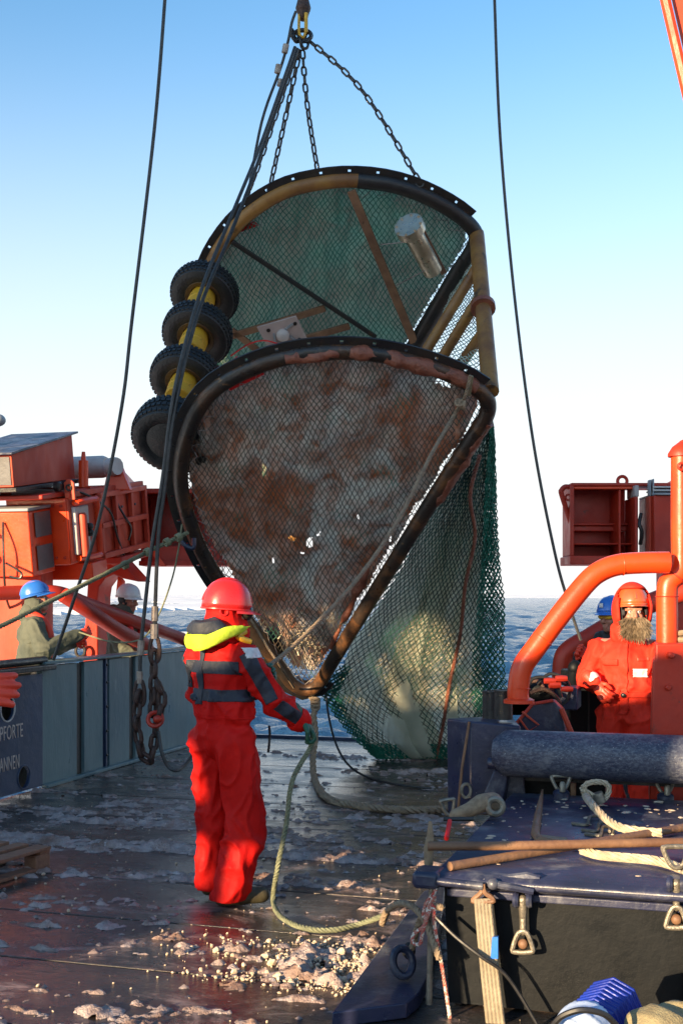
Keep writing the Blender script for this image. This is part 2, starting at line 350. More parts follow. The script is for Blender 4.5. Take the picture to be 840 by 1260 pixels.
# ------------------------------------------------------------------ setting: sea, ice, deck
import numpy as np
SEA = -3.5
def grid_mesh(name, X, Y, Z, mat, smooth_=True, close=False):
    nr, nc = X.shape
    me = bpy.data.meshes.new(name); me.vertices.add(nr*nc)
    me.vertices.foreach_set('co', np.stack([X, Y, Z], -1).astype(np.float32).ravel())
    i, j = np.meshgrid(np.arange(nr-1), np.arange(nc-1), indexing='ij'); a = i*nc + j
    q = np.stack([a, a+1, a+nc+1, a+nc], -1).reshape(-1, 4)
    me.loops.add(q.size); me.loops.foreach_set('vertex_index', q.ravel().astype(np.int32))
    me.polygons.add(len(q)); me.polygons.foreach_set('loop_start', (np.arange(len(q))*4).astype(np.int32)); me.polygons.foreach_set('loop_total', np.full(len(q), 4, np.int32))
    me.polygons.foreach_set('use_smooth', [smooth_]*len(q)); me.update(); me.validate()
    return link_mesh(name, me, mat)
def sea():
    rr = 30 * np.exp(np.linspace(0, math.log(16000/30), 720))
    th = np.radians(np.concatenate([np.linspace(-200, -24, 60)[:-1], np.linspace(-24, 24, 300), np.linspace(24, 160, 50)[1:]]))
    r, t = np.meshgrid(rr, th, indexing='ij'); X = r*np.sin(t); Y = r*np.cos(t); Z = np.full_like(X, SEA)
    rng = np.random.RandomState(3)
    for k in range(34):
        lam = .8 * 1.09**k
        a = R(80) + rng.normal(0, .55); ph = rng.rand()*6.28
        amp = .026*lam**.75 * np.clip(1.5 - r*.009/lam*1.6, 0, 1)
        wv = np.sin((X*np.cos(a) + Y*np.sin(a))*6.283/lam + ph)
        Z += np.minimum(amp, .085)*(wv - .5*np.abs(wv))
    o = grid_mesh('sea', X[:, ::-1], Y[:, ::-1], Z[:, ::-1], M['sea']); o['kind'] = 'structure'
    bm = MB(); bm.lathe([(19, SEA-.25), (.02, SEA-.25)], Matrix.Identity(4), 40)
    return o
sea()
def sea_ice():
    # broken white pack ice along the horizon, nearer on the left
    rng = np.random.RandomState(5)
    rr = np.exp(np.linspace(math.log(320), math.log(15500), 170)); th = np.radians(np.linspace(-30, 30, 420))
    r, t = np.meshgrid(rr, th, indexing='ij'); X = r*np.sin(t); Y = r*np.cos(t)
    vs, fs = [], []
    edge = np.interp(np.degrees(th), [-30, -16, -9, -6, -3, 4, 30], [340, 370, 390, 440, 1000, 2000, 2400])
    Z = np.zeros_like(X)
    for i in range(X.shape[0]):
        for j in range(X.shape[1]):
            p = Vector((X[i, j]/42, Y[i, j]/120, 0)); q = Vector((X[i, j]/260, Y[i, j]/600, 4))
            Z[i, j] = .5 + 1.8*noise.noise(p) + 1.1*max(0, noise.noise(q)) + min(4.5, max(0, rr[i]-2500)/3000*2)*(.55 + .8*noise.noise(Vector((X[i, j]/500, 7, Y[i, j]/2000))))
            if rr[i] < edge[j]*(1 + .25*noise.noise(Vector((X[i, j]/60, Y[i, j]/90, 2)))): Z[i, j] = -3
            elif noise.noise(Vector((X[i, j]/90, Y[i, j]/260, 9))) > .33 and rr[i] < 3000: Z[i, j] = -2
    o = grid_mesh('sea_ice', X[:, ::-1], Y[:, ::-1], (Z + SEA)[:, ::-1], M['floe'], False); o['kind'] = 'structure'
sea_ice()
fl = [(-16, 95, 1.5), (-9, 130, 2.2), (31, 128, 1.2), (14, 210, 3.5), (-22, 170, 3)]
fx = ['low white ice floe left of the red worker’s helmet', 'second small floe drifting behind the red worker', 'small flat floe under the bent orange pipe', 'far flat floe on the water between net and orange pipe', 'flat floe drifting behind the white helmet']
for (x, y, s), lab in zip(fl, fx):
    m = MB(); n = 14; pts = []
    for k in range(n):
        a = 2*math.pi*k/n; q = s*(1 + .35*noise.noise(Vector((math.cos(a)*1.5 + x, math.sin(a)*1.5, y)))); pts.append(Vector((x + math.cos(a)*q*1.6, y + math.sin(a)*q, SEA - .1)))
    m.prism(pts, (0, 0, .2)); tag(m.build('ice_floe', M['floe'], bevel=.05), lab.replace('’', "'"), 'ice floe', 'small floes drifting behind the ship')

V0, V1, U0, U1 = 1.0, 14.45, -5.95, 9.0
m = MB(); m.box(sh((U0+U1)/2, (V1-26)/2, -1.85), (U1-U0-.02, V1+26-.02, 3.6), SHIP)
deck = tag(m.build('deck', M['hull']), kind='structure')
seams = [-4, -2.2, -.4, 1.0, 1.9, 2.8, 3.7, 4.5, 5.34, 6.14, 7.0, 7.88, 8.9, 9.9, 10.95, 12.1, 13.3, 14.45]
for i in range(len(seams)-1):
    a, b = seams[i], seams[i+1]; m = MB(); m.box(sh((U0+U1)/2, (a+b)/2, -.025), (U1-U0, b-a-.022, .05), SHIP)
    m.build('deck_plate', M['deck'], deck, bevel=.004)
m = MB(); m.box(sh((U0+U1)/2, V1+.05, .0), (U1-U0, .1, .07), SHIP); m.build('stern_edge', M['gate'], deck, bevel=.01)

# slush lying on the deck: height field, only where it pokes out
def slush():
    res = .02; xs = np.arange(-3.6, 2.4, res); ys = np.arange(4.3, 14.2, res)
    H = {}
    def ridge(v, c, wd): return math.exp(-((v-c)/wd)**2)
    for j, y in enumerate(ys):
        for i, x in enumerate(xs):
            u = PD.x*x + PD.y*y; v = AD.x*x + AD.y*y
            if u < U0+.05 or v > 14.3: continue
            n1 = noise.fractal(Vector((u*.55, v*2.6, 0)), 1, 2, 6); n2 = noise.fractal(Vector((u*5, v*13, 3)), .9, 2, 4); n3 = noise.fractal(Vector((u*22, v*22, 5)), .9, 2, 3)
            h = .6*n1 + .42*n2 - .375
            h += .75*ridge(v, 7.93, .13)*(.75 + .5*noise.noise(Vector((u*1.3, 1, 2)))) 
            h += .36*ridge(v, 6.2, .05)*(.6 + noise.noise(Vector((u*2, 5, 2)))) + .4*ridge(v, 5.4, .05)*(.5 + noise.noise(Vector((u*2.5, 9, 2))))
            h += .35*ridge(v, 8.75, .25)*ridge(u, -4.6, 1.6) + .3*ridge(v, 9.4, .5)*ridge(u, -2.4, 1.2)
            # heap beside the navy platform, in the sunny patch
            d = math.exp(-(((x-.05)/.55)**2 + ((y-5.95)/.5)**2)); h += .5*d*(.35 + 1.9*n2) + .35*d*ridge(v, 5.75, .1) + .5*d*ridge(v, 5.5, .06)
            h *= .06; h += n3*.02*(1 if h > -.02 else .3) + .012*n2
            if h > -.03: H[i, j] = max(-.02, min(h, .075))
    vid = {}; vs = []; fs = []
    for (i, j) in H:
        q = [(i, j), (i+1, j), (i+1, j+1), (i, j+1)]
        if all(k in H for k in q) and max(H[k] for k in q) > .002:
            f = []
            for k in q:
                if k not in vid: vid[k] = len(vs); vs.append(Vector((xs[k[0]], ys[k[1]], H[k] if H[k] < 0 else H[k] + .002)))
                f.append(vid[k])
            fs.append(tuple(f))
    m = MB(); m.v = vs; m.f = fs
    m.build('slush', M['snow'], kind='stuff', ang=80)
    # lumps of ice
    m = MB(); rng = random.Random(4)
    for k in range(2300):
        if k < 1700: x = .4 - abs(rng.gauss(.0, .45)); y = 5.9 - .25*x + rng.choice((-.3, -.25, .02, .05, .3)) + rng.gauss(0, .07)
        else: x = rng.uniform(-3, 1); y = rng.uniform(5, 11)
        if y > 5.1 and x > -.02 + (y-5.26)*.255 and k < 1700: continue
        s = abs(rng.gauss(0, .0055)) + .0022 + (.012 if rng.random() < .03 else 0)
        if k >= 1700: s *= .6
        s = min(s, .045)
        Mx = Matrix.Rotation(rng.random()*3, 3, 'X') @ Matrix.Rotation(rng.random()*3, 3, 'Y')
        m.ell((x, y, s*.45), (s, s*rng.uniform(.6, 1), s*rng.uniform(.5, .8)), Mx, 6, 4)
    m.build('ice_lumps', M['ice'], kind='stuff', ang=20)
slush()

# ------------------------------------------------------------------ left bulwark
UB = -5.92
def bv(px):                                        # along-ship coordinate of a bulwark point seen at px
    k = (px-CX)/FPX; Y = -UB/(-(PD.y) - PD.x*k); return AD.x*k*Y + AD.y*Y
bw = thing('bulwark', 'teal painted steel bulwark along the left side of the deck', 'bulwark', sh(UB, 11, 0))
ZT = 1.15
pan = [(52, 95), (104, 127), (135, 159.5), (167, 300)]
vend = 14.3
for a, b in pan:
    va, vb = bv(a), min(bv(b), vend) if b < 290 else vend
    m = MB(); m.box(sh(UB-.03, (va+vb)/2, ZT/2), (.06, vb-va, ZT-.03), SHIP); m.build('panel', M['teal'], bw, bevel=.006)
for a, b in [(95, 104), (159.5, 167)]:
    va, vb = bv(a)+.004, bv(b)-.004
    m = MB(); m.box(sh(UB-.045, (va+vb)/2, ZT/2), (.03, vb-va-.006, ZT-.05), SHIP); m.build('recess', M['black'], bw)
va, vb = bv(127)+.003, bv(135)-.003
m = MB(); m.box(sh(UB-.045, (va+vb)/2, ZT/2), (.05, vb-va, ZT-.02), SHIP); m.box(sh(UB-.01, (va+vb)/2, ZT/2), (.03, .035, ZT-.02), SHIP); st = m.build('joint_strip', M['gate'], bw, bevel=.004)
for z in (.15, .4, .65, .9, 1.08):
    m = MB(); m.lathe([(.014, 0), (.014, .012), (.006, .016)], axis_mat(sh(UB+.005, (va+vb)/2+.0, z), PD), 8); m.build('bolt', M['black'], st)
m = MB(); m.box(sh(UB-.06, (bv(52)+vend)/2, ZT+.012), (.2, vend-bv(52), .025), SHIP); m.build('cap_rail', M['teal'], bw, bevel=.006)
m = MB(); m.box(sh(UB+.03, (bv(52)+vend)/2, .02), (.07, vend-bv(52), .035), SHIP); m.build('foot_angle', M['teal'], bw, bevel=.006)
# freeing-port gate with stencilled words
gt = thing('freeing_port_gate', 'dark blue steel gate with pale stencilled words and round holes', 'gate', sh(UB, 8.5, 0))
vg0, vg1, zg = 6.2, bv(51), 1.07
def plate_with_holes(v0, v1, z0, z1, holes, u):
    bm = bmesh.new(); E = []
    def loop(ps):
        vs = [bm.verts.new(sh(u, v, z)) for v, z in ps]
        for i in range(len(vs)): E.append(bm.edges.new((vs[i], vs[(i+1) % len(vs)])))
    loop([(v0, z0), (v1, z0), (v1, z1), (v0, z1)])
    for v, z, r in holes: loop([(v + r*math.cos(k*.2618), z + r*math.sin(k*.2618)) for k in range(24)])
    bmesh.ops.triangle_fill(bm, edges=E, use_beauty=True, use_dissolve=False)
    vs = [v.co.copy() for v in bm.verts]; bm.verts.index_update(); fs = [[v.index for v in f.verts] for f in bm.faces]; bm.free()
    m = MB(); m.v = vs; m.f = fs; return m
def zat(px, py):
    k = (px-CX)/FPX; Y = -UB/(-(PD.y) - PD.x*k); return CZ + (HY-py)/FPX*Y
holes = [(bv(28), zat(28, 956), .1), (bv(8), zat(8, 872), .11)]
gp = plate_with_holes(vg0, vg1, .03, zg, holes, UB).build('gate_plate', M['gate'], gt, smooth=False); md = gp.modifiers.new('solid', 'SOLIDIFY'); md.thickness = .03; md.offset = 0
m = MB(); m.box(sh(UB-.12, (vg0+vg1)/2, .55), (.02, vg1-vg0, 1.05), SHIP); m.build('back_plate', M['black'], gt)
for v, z, r in holes:
    m = MB(); m.ring(sh(UB+.016, v, z), r+.004, .008, SHIP @ Matrix.Rotation(R(90), 3, 'Y'), 24, 6); m.build('hole_rim', M['lgrey'] if r > .105 else M['gate'], gt)
def text_obj(s, name, size, M4, mat, parent, sx=1, ext=.002):
    cu = bpy.data.curves.new(name, 'FONT'); cu.body = s; cu.size = size; cu.extrude = ext; cu.align_x = 'RIGHT'; cu.space_character = 1.06
    t = bpy.data.objects.new(name, cu); C.objects.link(t); bpy.context.view_layer.update()
    me = bpy.data.meshes.new_from_object(t.evaluated_get(bpy.context.evaluated_depsgraph_get())); bpy.data.objects.remove(t)
    inv = W[parent].inverted() if parent else Matrix.Identity(4)
    me.transform(inv @ M4 @ Matrix.Diagonal((sx, 1, 1, 1))); return link_mesh(name, me, mat, parent)
def wall_text(s, px, py, h, sx=.58):
    Mx = Matrix((AD, ZD, PD)).transposed().to_4x4(); Mx.translation = sh(UB+.018, bv(px), zat(px, py)); return text_obj(s, 'lettering', h/.7, Mx, M['text'], gt, sx)
wall_text('PFORTE', 26.5, 906, .125); wall_text('ANNEN', 22.3, 944.5, .125, .5)
m = MB(); m.box(sh(UB-.03, (vg0+vg1)/2+.1, 1.125), (.22, vg1-vg0+.1, .05), SHIP); m.tube([sh(UB-.02, vg0, 1.19), sh(UB-.02, vg1+.1, 1.19)], .04, 8); m.build('top_rail', M['black'], gt, bevel=.01)

# ------------------------------------------------------------------ pallet
pl = thing('pallet', 'weathered wooden pallet lying on the deck at the left edge', 'pallet', deckpt(0, 1085))
pc = deckpt(62, 1068); pr = Vector((-.985, .0, 0)); 
pa = (deckpt(0, 1087) - deckpt(61, 1068)); pa.z = 0; pa.normalize(); pb = Vector((pa.y, -pa.x, 0)) * 1
if pb.y < 0: pb = -pb
PM = Matrix((pa, pb, ZD)).transposed()
def pbox(a, b, z, d, name): 
    m = MB(); c = deckpt(62, 1068) + pa*a + pb*b + ZD*z; m.box(c, d, PM); return m.build(name, M['wood'], pl, bevel=.004)
for b in (.05, .4, .75): pbox(.6, b, .011, (1.2, .1, .022), 'bottom_board')
for b in (.05, .4, .75):
    for a in (.07, .6, 1.13): pbox(a, b, .022+.04, (.14, .098, .08), 'block')
for a in (.05, .6, 1.15): pbox(a, .4, .102+.011, (.1, .8, .02), 'stringer')
for k in range(5): pbox(.6, .05+k*.175, .124+.011, (1.2, .1 if k % 2 else .12, .022), 'deck_board')

# ------------------------------------------------------------------ left gantry
TL = math.tan(R(9))
G0 = at(83, 613, 13.0)
E1 = PD; E2 = (AD + ZD*.16).normalized(); E3 = E1.cross(E2).normalized()
GM = Matrix((E1, E2, E3)).transposed()
def g(x, y, z): return G0 + E1*x + E2*y + E3*z
ga = thing('gantry', 'orange painted steel gantry foot with ribbed boxes on the left side', 'gantry', Vector((G0.x, G0.y, 0)))
def gb(name, mat, x0, x1, y0, y1, z0, z1, bevel=.012, parent=None):
    m = MB(); m.box(g((x0+x1)/2, (y0+y1)/2, (z0+z1)/2), (x1-x0, y1-y0, z1-z0), GM); return m.build(name, M[mat], parent or ga, bevel=bevel)
gb('main_box', 'orange', -.75, -.02, 0, 1.78, -.72, 0)
# ribbed cover on the right face
fr = gb('ribbed_panel', 'fred', -.02, .004, .0, 1.8, -.7, -.01)
def bar(a, b, r=.028, mat='fred', par=None, name='rib'):
    a = Vector(a); b = Vector(b); d = b-a; c = (a+b)/2
    m = MB(); ex = [max(abs(d[i]), 2*r) for i in range(3)]; m.box(g(*c), ex, GM); return m.build(name, M[mat], par or fr, bevel=.008)
for y in (.62, 1.0, 1.4, 1.77): bar((.045, y, -.72), (.045, y, .0))
for z in (-.7, -.36, -.02): bar((.055, .6, z), (.055, 1.78, z), .03)
bar((.0, .0, .03), (.0, 1.8, .03), .03, 'fred', fr, 'top_rail')
m = MB(); m.tube(smooth([g(.03, .08, -.06), g(.1, .1, -.05), g(.1, .4, -.05), g(.1, .46, -.1), g(.1, .46, -.6), g(.1, .4, -.66), g(.03, .1, -.66)], 4), .035, 8); m.build('guard_bar', M['orange'], ga)
gb('actuator_box', 'lgrey', .0, .05, .06, .36, -.62, -.1)
m = MB(); m.lathe([(.045, -.22), (.045, .22), (.03, .25)], axis_mat(g(.085, .15, -.42), E3), 12); m.build('actuator', M['fred'], ga)
for (y, z) in ((.26, -.33), (.26, -.4)):
    m = MB(); m.lathe([(.04, 0), (.04, .07), (.02, .09)], axis_mat(g(.05, y, z), E1), 10); m.build('valve', M['black'], ga)
for x, y, z in ((.02, .02, .0), (-.62, -.2, .06)):
    m = MB(); m.prism([g(x-.06, y, z-.02), g(x+.06, y, z-.02), g(x+.06, y, z+.16), g(x+.02, y, z+.2), g(x-.02, y, z+.2), g(x-.06, y, z+.16)], E2*.03); lg = m.build('lifting_lug', M['fred'], ga, bevel=.005)
    m = MB(); m.ring(g(x, y-.003, z+.11), .03, .012, GM @ Matrix.Rotation(R(90), 3, 'X'), 12, 6); m.build('eye', M['black'], lg)
# end box nearer to the camera
gb('end_box', 'orange', -1.5, -.21, -.46, 0, -.78, -.1)
for z in (-.25, -.6): gb('grey_panel', 'dgrey', -.2, -.195, -.36, -.04, z-.13, z+.13, .004)
gb('end_box_lid', 'grey', -1.5, -.2, -.47, .02, -.095, -.06)
for x, z, r, L in ((-.62, -.3, .022, .14), (-.66, -.56, .05, .1)):
    m = MB(); m.lathe([(r, 0), (r, L), (r*.7, L+.01)], axis_mat(g(x, -.46, z), -E2), 12); m.build('pin', M['orange'], ga)
for z, y in ((.03, .2), (.06, .6), (.03, 1.2)):
    m = MB(); m.box(g(-.38, y, z), (.7, .05, .05), GM); m.build('cross_tie', M['dred'], ga)
gb('shelf', 'dred', -.9, -.05, -.42, .9, .02, .07)
for y in (-.05, .12): 
    m = MB(); m.lathe([(.055, 0), (.055, .05), (.03, .07)], axis_mat(g(-.1, y, .13), E1), 12); m.build('sheave', M['black'], ga)
for k in range(7):
    for z in (-.08, -.64):
        m = MB(); m.lathe([(.018, 0), (.018, .014), (.009, .018)], axis_mat(g(-.68 + .1*k, .0, z), -E2), 6); m.build('bolt', M['dred'], ga)
for k in range(6):
    m = MB(); m.lathe([(.016, 0), (.016, .012), (.008, .016)], axis_mat(g(.01, .72 + .17*k, -.52 + (k % 2)*.32), E1), 6); m.build('bolt', M['dgrey'], ga)
for ps in ([g(-.1, .05, .1), g(.05, .3, .02), g(.12, .7, -.2), g(.09, .9, -.5), g(.03, 1.2, -.85)], [g(-.5, -.48, -.2), g(-.45, -.6, -.5), g(-.5, -.55, -.95), g(-.6, -.3, -1.2)], [g(.02, 1.05, -.1), g(.1, 1.1, -.3), g(.1, 1.25, -.45), g(.03, 1.3, -.6)]):
    m = MB(); m.tube(smooth(ps, 6), .013, 6); m.build('hose', M['black'], ga)
# sloped cover above
m = MB(); m.hexa([g(-1.0, -.62, .17), g(-.25, -.62, .17), g(-.25, .66, .17), g(-1.0, .66, .17), g(-1.0, -.62, .5), g(-.25, -.62, .5), g(-.25, .66, .66), g(-1.0, .66, .66)])
cv = m.build('cover', M['fred'], ga, bevel=.006)
m = MB(); m.hexa([g(-1.05, -.68, .503), g(-.2, -.68, .503), g(-.2, .72, .672), g(-1.05, .72, .672), g(-1.05, -.68, .525), g(-.2, -.68, .525), g(-.2, .72, .694), g(-1.05, .72, .694)]); m.build('cover_lid', M['navy'], cv, bevel=.004)
gb('cover_end', 'dgrey', -.98, -.27, -.63, -.622, .19, .48, .003, cv)
gb('cover_foot', 'black', -1.05, -.2, -.66, .72, .12, .165, .006, cv)
m = MB(); m.lathe([(.17, -.5), (.2, -.48), (.2, .12), (.17, .18), (.1, .2)], axis_mat(g(-1.0, -.5, .62), E1), 16); m.build('drum', M['fred'], ga)
m = MB(); m.lathe([(.09, -.3), (.13, -.27), (.13, .2), (.11, .25), (.02, .255)], axis_mat(at(108, 575, 14.2), PD), 16); m.build('cylinder', M['lgrey'], ga)
m = MB(); m.lathe([(.055, 0), (.055, .3), (.03, .31), (.02, .4)], axis_mat(at(103, 600, 13.6), ZD), 12); m.build('short_post', M['orange'], ga)
m = MB(); m.prism([at(127, 603, 14.0), at(160, 603, 14.0), at(147, 570, 14.0), at(135, 566, 14.0)], AD*.08); m.build('pivot_lug', M['orange'], ga, bevel=.01)
m = MB(); m.lathe([(.1, -.06), (.11, 0), (.1, .06)], axis_mat(at(140, 574, 13.95), PD+AD*-.3), 12); m.build('pivot', M['lgrey'], ga)
m = MB(); m.hexa([at(138, 604, 14.1), at(178, 612, 15.0), at(178, 612, 15.4), at(138, 604, 14.5), at(143, 569, 14.1), at(172, 600, 15.0), at(172, 600, 15.4), at(143, 569, 14.5)]); m.build('arm', M['orange'], ga, bevel=.012)
# box girder behind
def gird(x0, x1, ytop, ybot, Y, name='box_girder'):
    a, b = at(x0, ytop, Y), at(x1, ytop, Y); zt, zb = a.z, at(x0, ybot, Y).z; xw = b.x-a.x; xc = (a.x+b.x)/2
    m = MB(); m.box((xc, Y+.6, (zt+zb)/2), (xw, .04, zt-zb-.1)); o = m.build(name, M['dred'], ga)
    for z in (zt-.03, zb+.03):
        m = MB(); m.box((xc, Y+.3, z), (xw+.02, .62, .06)); m.build('flange', M['dred'], o, bevel=.008)
    for f in (.02, .42, .98):
        m = MB(); m.box((a.x+xw*f, Y+.32, (zt+zb)/2), (.05, .5, zt-zb-.12)); m.build('stiffener', M['dred'], o, bevel=.006)
    m = MB(); m.box((xc, Y+.05, zb+.14), (xw-.1, .05, .2)); m.build('lip', M['dred'], o, bevel=.006)
    return o
gird(172, 300, 601, 696, 15.0)
m = MB(); m.hexa([at(168, 655, 14.9), at(174, 655, 14.9), at(174, 655, 15.5), at(168, 655, 15.5), at(198, 697, 14.9), at(205, 697, 14.9), at(205, 697, 15.5), at(198, 697, 15.5)]); m.build('knee_plate', M['orange'], ga)
gb('lower_beam', 'orange', -1.6, .1, .25, .6, -.92, -.73)
for y in (1.0, 1.35): gb('hanger', 'fred', -.06, .02, y, y+.1, -.86, -.7)
gb('tray', 'dred', -.3, .1, .95, 1.7, -.84, -.76)
# pillar and leg
m = MB(); m.box(at(8, 765, 12.9) + Vector((0, .3, -.3)), (.74, .5, 2.1)); m.build('pillar', M['fred'], ga, bevel=.02)
m = MB(); m.prism([at(100, 850, 14.8), at(121, 850, 14.8), at(120, 735, 14.8), at(122, 722, 14.8), at(130, 711, 14.8), at(140, 707, 14.8), at(152, 712, 14.8), at(171, 716, 14.8), at(142, 684, 14.8), at(110, 684, 14.8)], AD*.35); m.build('leg', M['dred'], ga, bevel=.012)
m = MB(); m.prism([at(142, 735, 14.9), at(150, 735, 14.9), at(150, 715, 14.9), at(145, 709, 14.9)], AD*.1); m.build('lug', M['orange'], ga, bevel=.006)
m = MB(); m.ring(at(99, 801, 14.7), .055, .018, Matrix.Rotation(R(90), 3, 'X'), 14, 6, 1, 1.3); m.build('ring', M['black'], ga)
m = MB(); m.tube(smooth([at(8, 693, 12.7), at(20, 700, 12.6), at(27, 706, 12.6), at(24, 712, 12.6), at(12, 709, 12.6)], 5), .014, 6); m.build('hose', M['black'], ga)

rl = thing('guard_rail', 'red tubular guard rail running past the two parka workers', 'railing', at(70, 815, 13))
Yr = 12.75
m = MB(); m.tube(smooth([at(-30, 731, Yr-.3), at(40, 729, Yr), at(74, 730, Yr+.1), at(110, 744, Yr+.6), at(175, 768, Yr+1.35), at(233, 789, Yr+2.1)], 5), .075, 12); m.build('top_tube', M['drail'], rl)
m = MB(); m.tube(smooth([at(78, 732, 12.7), at(110, 752, 12.9), at(150, 778, 13.35), at(172, 789, 13.7), at(180, 796, 13.85), at(183, 808, 13.9), at(183, 850, 13.9)], 5), .08, 12); m.build('brace_tube', M['drail'], rl)

# dark lamp at far left, just poking into view
m = MB(); m.ell(at(-4, 517, 13), (.1, .1, .07)); m.tube([at(-4, 517, 13), at(-6, 545, 13)], .03, 8); m.tube([at(-6, 545, 13), at(-8, 600, 13.1)], .035, 8); tag(m.build('deck_lamp', M['grey']), 'small grey lamp at the left edge above the gantry', 'lamp')

# ------------------------------------------------------------------ right gantry box
gx = thing('gantry_box', 'dark red open steel gantry box against the sky at right', 'gantry', at(760, 695, 14))
Y = 14.0
def rb(name, mat, x0, x1, y0, y1, Ya, Yb, bevel=.01, parent=None):
    a, b = at(x0, y1, Y), at(x1, y0, Y); m = MB(); m.box(((a.x+b.x)/2, (Ya+Yb)/2, (a.z+b.z)/2), (b.x-a.x, Yb-Ya, b.z-a.z)); return m.build(name, M[mat], parent or gx, bevel=bevel)
rb('back_plate', 'dred', 703, 781, 597, 694, 14.5, 14.54)
rb('top_flange', 'dred', 702, 840, 594, 598, 14.0, 14.6)
rb('top_strip', 'orange', 706, 778, 598.5, 602, 14.0, 14.06)
rb('bottom_flange', 'dred', 700, 840, 684, 695, 13.95, 14.6)
rb('side_post', 'dred', 701, 706, 597, 684, 14.0, 14.5)
rb('stiffener', 'dred', 761, 764, 602, 684, 14.02, 14.5)
rb('shelf', 'dred', 706, 778, 642, 645, 14.25, 14.5); rb('shelf', 'dred', 706, 778, 668, 670, 14.05, 14.5)
rb('slope_plate', 'dred', 706, 778, 645, 652, 14.3, 14.5)
rb('side_box', 'dred', 796, 840, 612, 684, 13.7, 14.4); rb('side_box_lid', 'grey', 796, 840, 609.5, 612, 13.65, 14.4, .004)
rb('end_frame', 'lgrey', 778, 783, 598, 612, 13.9, 14.3); rb('end_frame', 'dred', 778, 782, 612, 684, 13.9, 14.4)
rb('guide', 'fred', 793, 796, 612, 684, 13.8, 14.0); rb('guide', 'grey', 793, 795, 592, 612, 13.8, 13.9); rb('guide', 'grey', 797, 799, 591, 612, 13.8, 13.9)
for yy in (600, 604): rb('cable_tray', 'lgrey', 797, 840, yy, yy+2, 13.8, 14.1, .002)
rb('dark_strip', 'black', 820, 840, 616, 684, 13.69, 13.7, .001)
m = MB(); m.tube(smooth([at(788, 632, 13.95), at(786, 645, 13.9), at(789, 655, 13.9), at(787, 670, 13.95)], 5), .022, 8); m.build('hose', M['black'], gx)
m = MB(); m.ring(at(765, 592, 14.2), .055, .02, Matrix.Rotation(R(90), 3, 'X'), 18, 8); m.build('lifting_eye', M['dred'], gx)
m = MB(); m.tube(smooth([at(702, 600, 14.1), at(695, 599, 14.1), at(690.5, 603, 14.1), at(690.5, 609, 14.1), at(702, 644, 14.1)], 4), .03, 8); m.build('handle', M['dred'], gx)
m = MB(); m.ring(at(699, 612, 14.1), .033, .012, Matrix.Rotation(R(90), 3, 'X'), 14, 6); m.ring(at(701, 630, 14.1), .025, .012, Matrix.Rotation(R(90), 3, 'X'), 14, 6); m.build('loop', M['dred'], gx)
m = MB(); m.hexa([at(820, 594, 14.2), at(850, 594, 14.2), at(850, 594, 14.4), at(820, 594, 14.4), at(838, 585, 14.2), at(850, 580, 14.2), at(850, 580, 14.4), at(838, 585, 14.4)]); m.build('bracket', M['orange'], gx)
m = MB(); m.box((at(800, 0, 14.4).x+.5, 14.5, 1.0), (.7, .5, 3.1)); m.build('pillar', M['dred'], gx, bevel=.02)

# crane boom top right
cb = thing('crane_boom', 'orange crane boom with pale pipe at the top right corner', 'crane', at(850, 100, 9))
m = MB(); a = at(811, -30, 9); b = at(848, 130, 9); m.tube([a, b], .04, 8); m.build('edge_tube', M['orange'], cb)
m = MB(); m.tube([at(814.5, -30, 9.03), at(834, 62, 9.03)], .012, 8); m.build('pipe', M['lgrey'], cb); m = MB(); m.tube([at(835.5, 70, 9.03), at(852, 140, 9.03)], .012, 8); m.build('pipe', M['lgrey'], cb)
m = MB(); m.hexa([at(819, -30, 9.05), at(900, -30, 9.05), at(900, -30, 9.6), at(819, -30, 9.6), at(858, 140, 9.05), at(930, 140, 9.05), at(930, 140, 9.6), at(858, 140, 9.6)]); m.build('plate', M['fred'], cb)

# ------------------------------------------------------------------ bent orange pipe frame, right
YP = 7.5
pf = thing('pipe_frame', 'thick bent bright orange pipe frame arching in front of the bearded worker', 'pipe frame', at(637, 865, YP))
m = MB(); m.tube(smooth([at(638, 864, YP), at(637, 850, YP), at(642, 822, YP), at(658, 798, YP), at(690, 755, YP), at(720, 718, YP), at(738, 703, YP), at(760, 695, YP), at(790, 692.5, YP), at(822, 692, YP)], 8), .0665, 16); m.build('bent_pipe', M['orange'], pf)
bp_ = [o for o in bpy.data.objects if o.name.startswith('bent_pipe')][0]
for c_, d_ in ((at(638.5, 848, YP), (0, .1, 1)), (at(667, 786, YP), (.6, 0, .8)), (at(765, 694.5, YP), (1, 0, .1))):
    m = MB(); m.ring(c_, .0665, .0035, axis_mat((0, 0, 0), d_).to_3x3(), 22, 5); m.build('weld_bead', M['orange'], bp_)
YQ = 7.58
m = MB(); m.tube(smooth([at(838, 560, YQ), at(838, 640, YQ), at(838, 690, YQ), at(834, 705, YQ), at(823, 716, YQ), at(820, 730, YQ), at(820, 760, YQ), at(820, 800, YQ)], 8), .0665, 16); po = m.build('post', M['orange'], pf)
m = MB(); m.ring(at(820, 734, YQ), .071, .003, None, 20, 5); m.ring(at(830, 710, YQ), .07, .005, Matrix.Rotation(R(40), 3, 'Y'), 20, 5); m.build('weld', M['dred'], po)
m = MB(); m.lathe([(.085, 0), (.085, .02), (.06, .06), (.02, .09)], axis_mat(at(838, 562, YQ), ZD), 16); m.build('cap', M['dred'], po)
m = MB(); m.ring(at(841, 549, YQ), .03, .012, Matrix.Rotation(R(90), 3, 'X'), 14, 7); m.ring(at(838, 574, YQ-.09), .022, .008, Matrix.Rotation(R(90), 3, 'X'), 14, 7); m.build('eye', M['dred'], po)
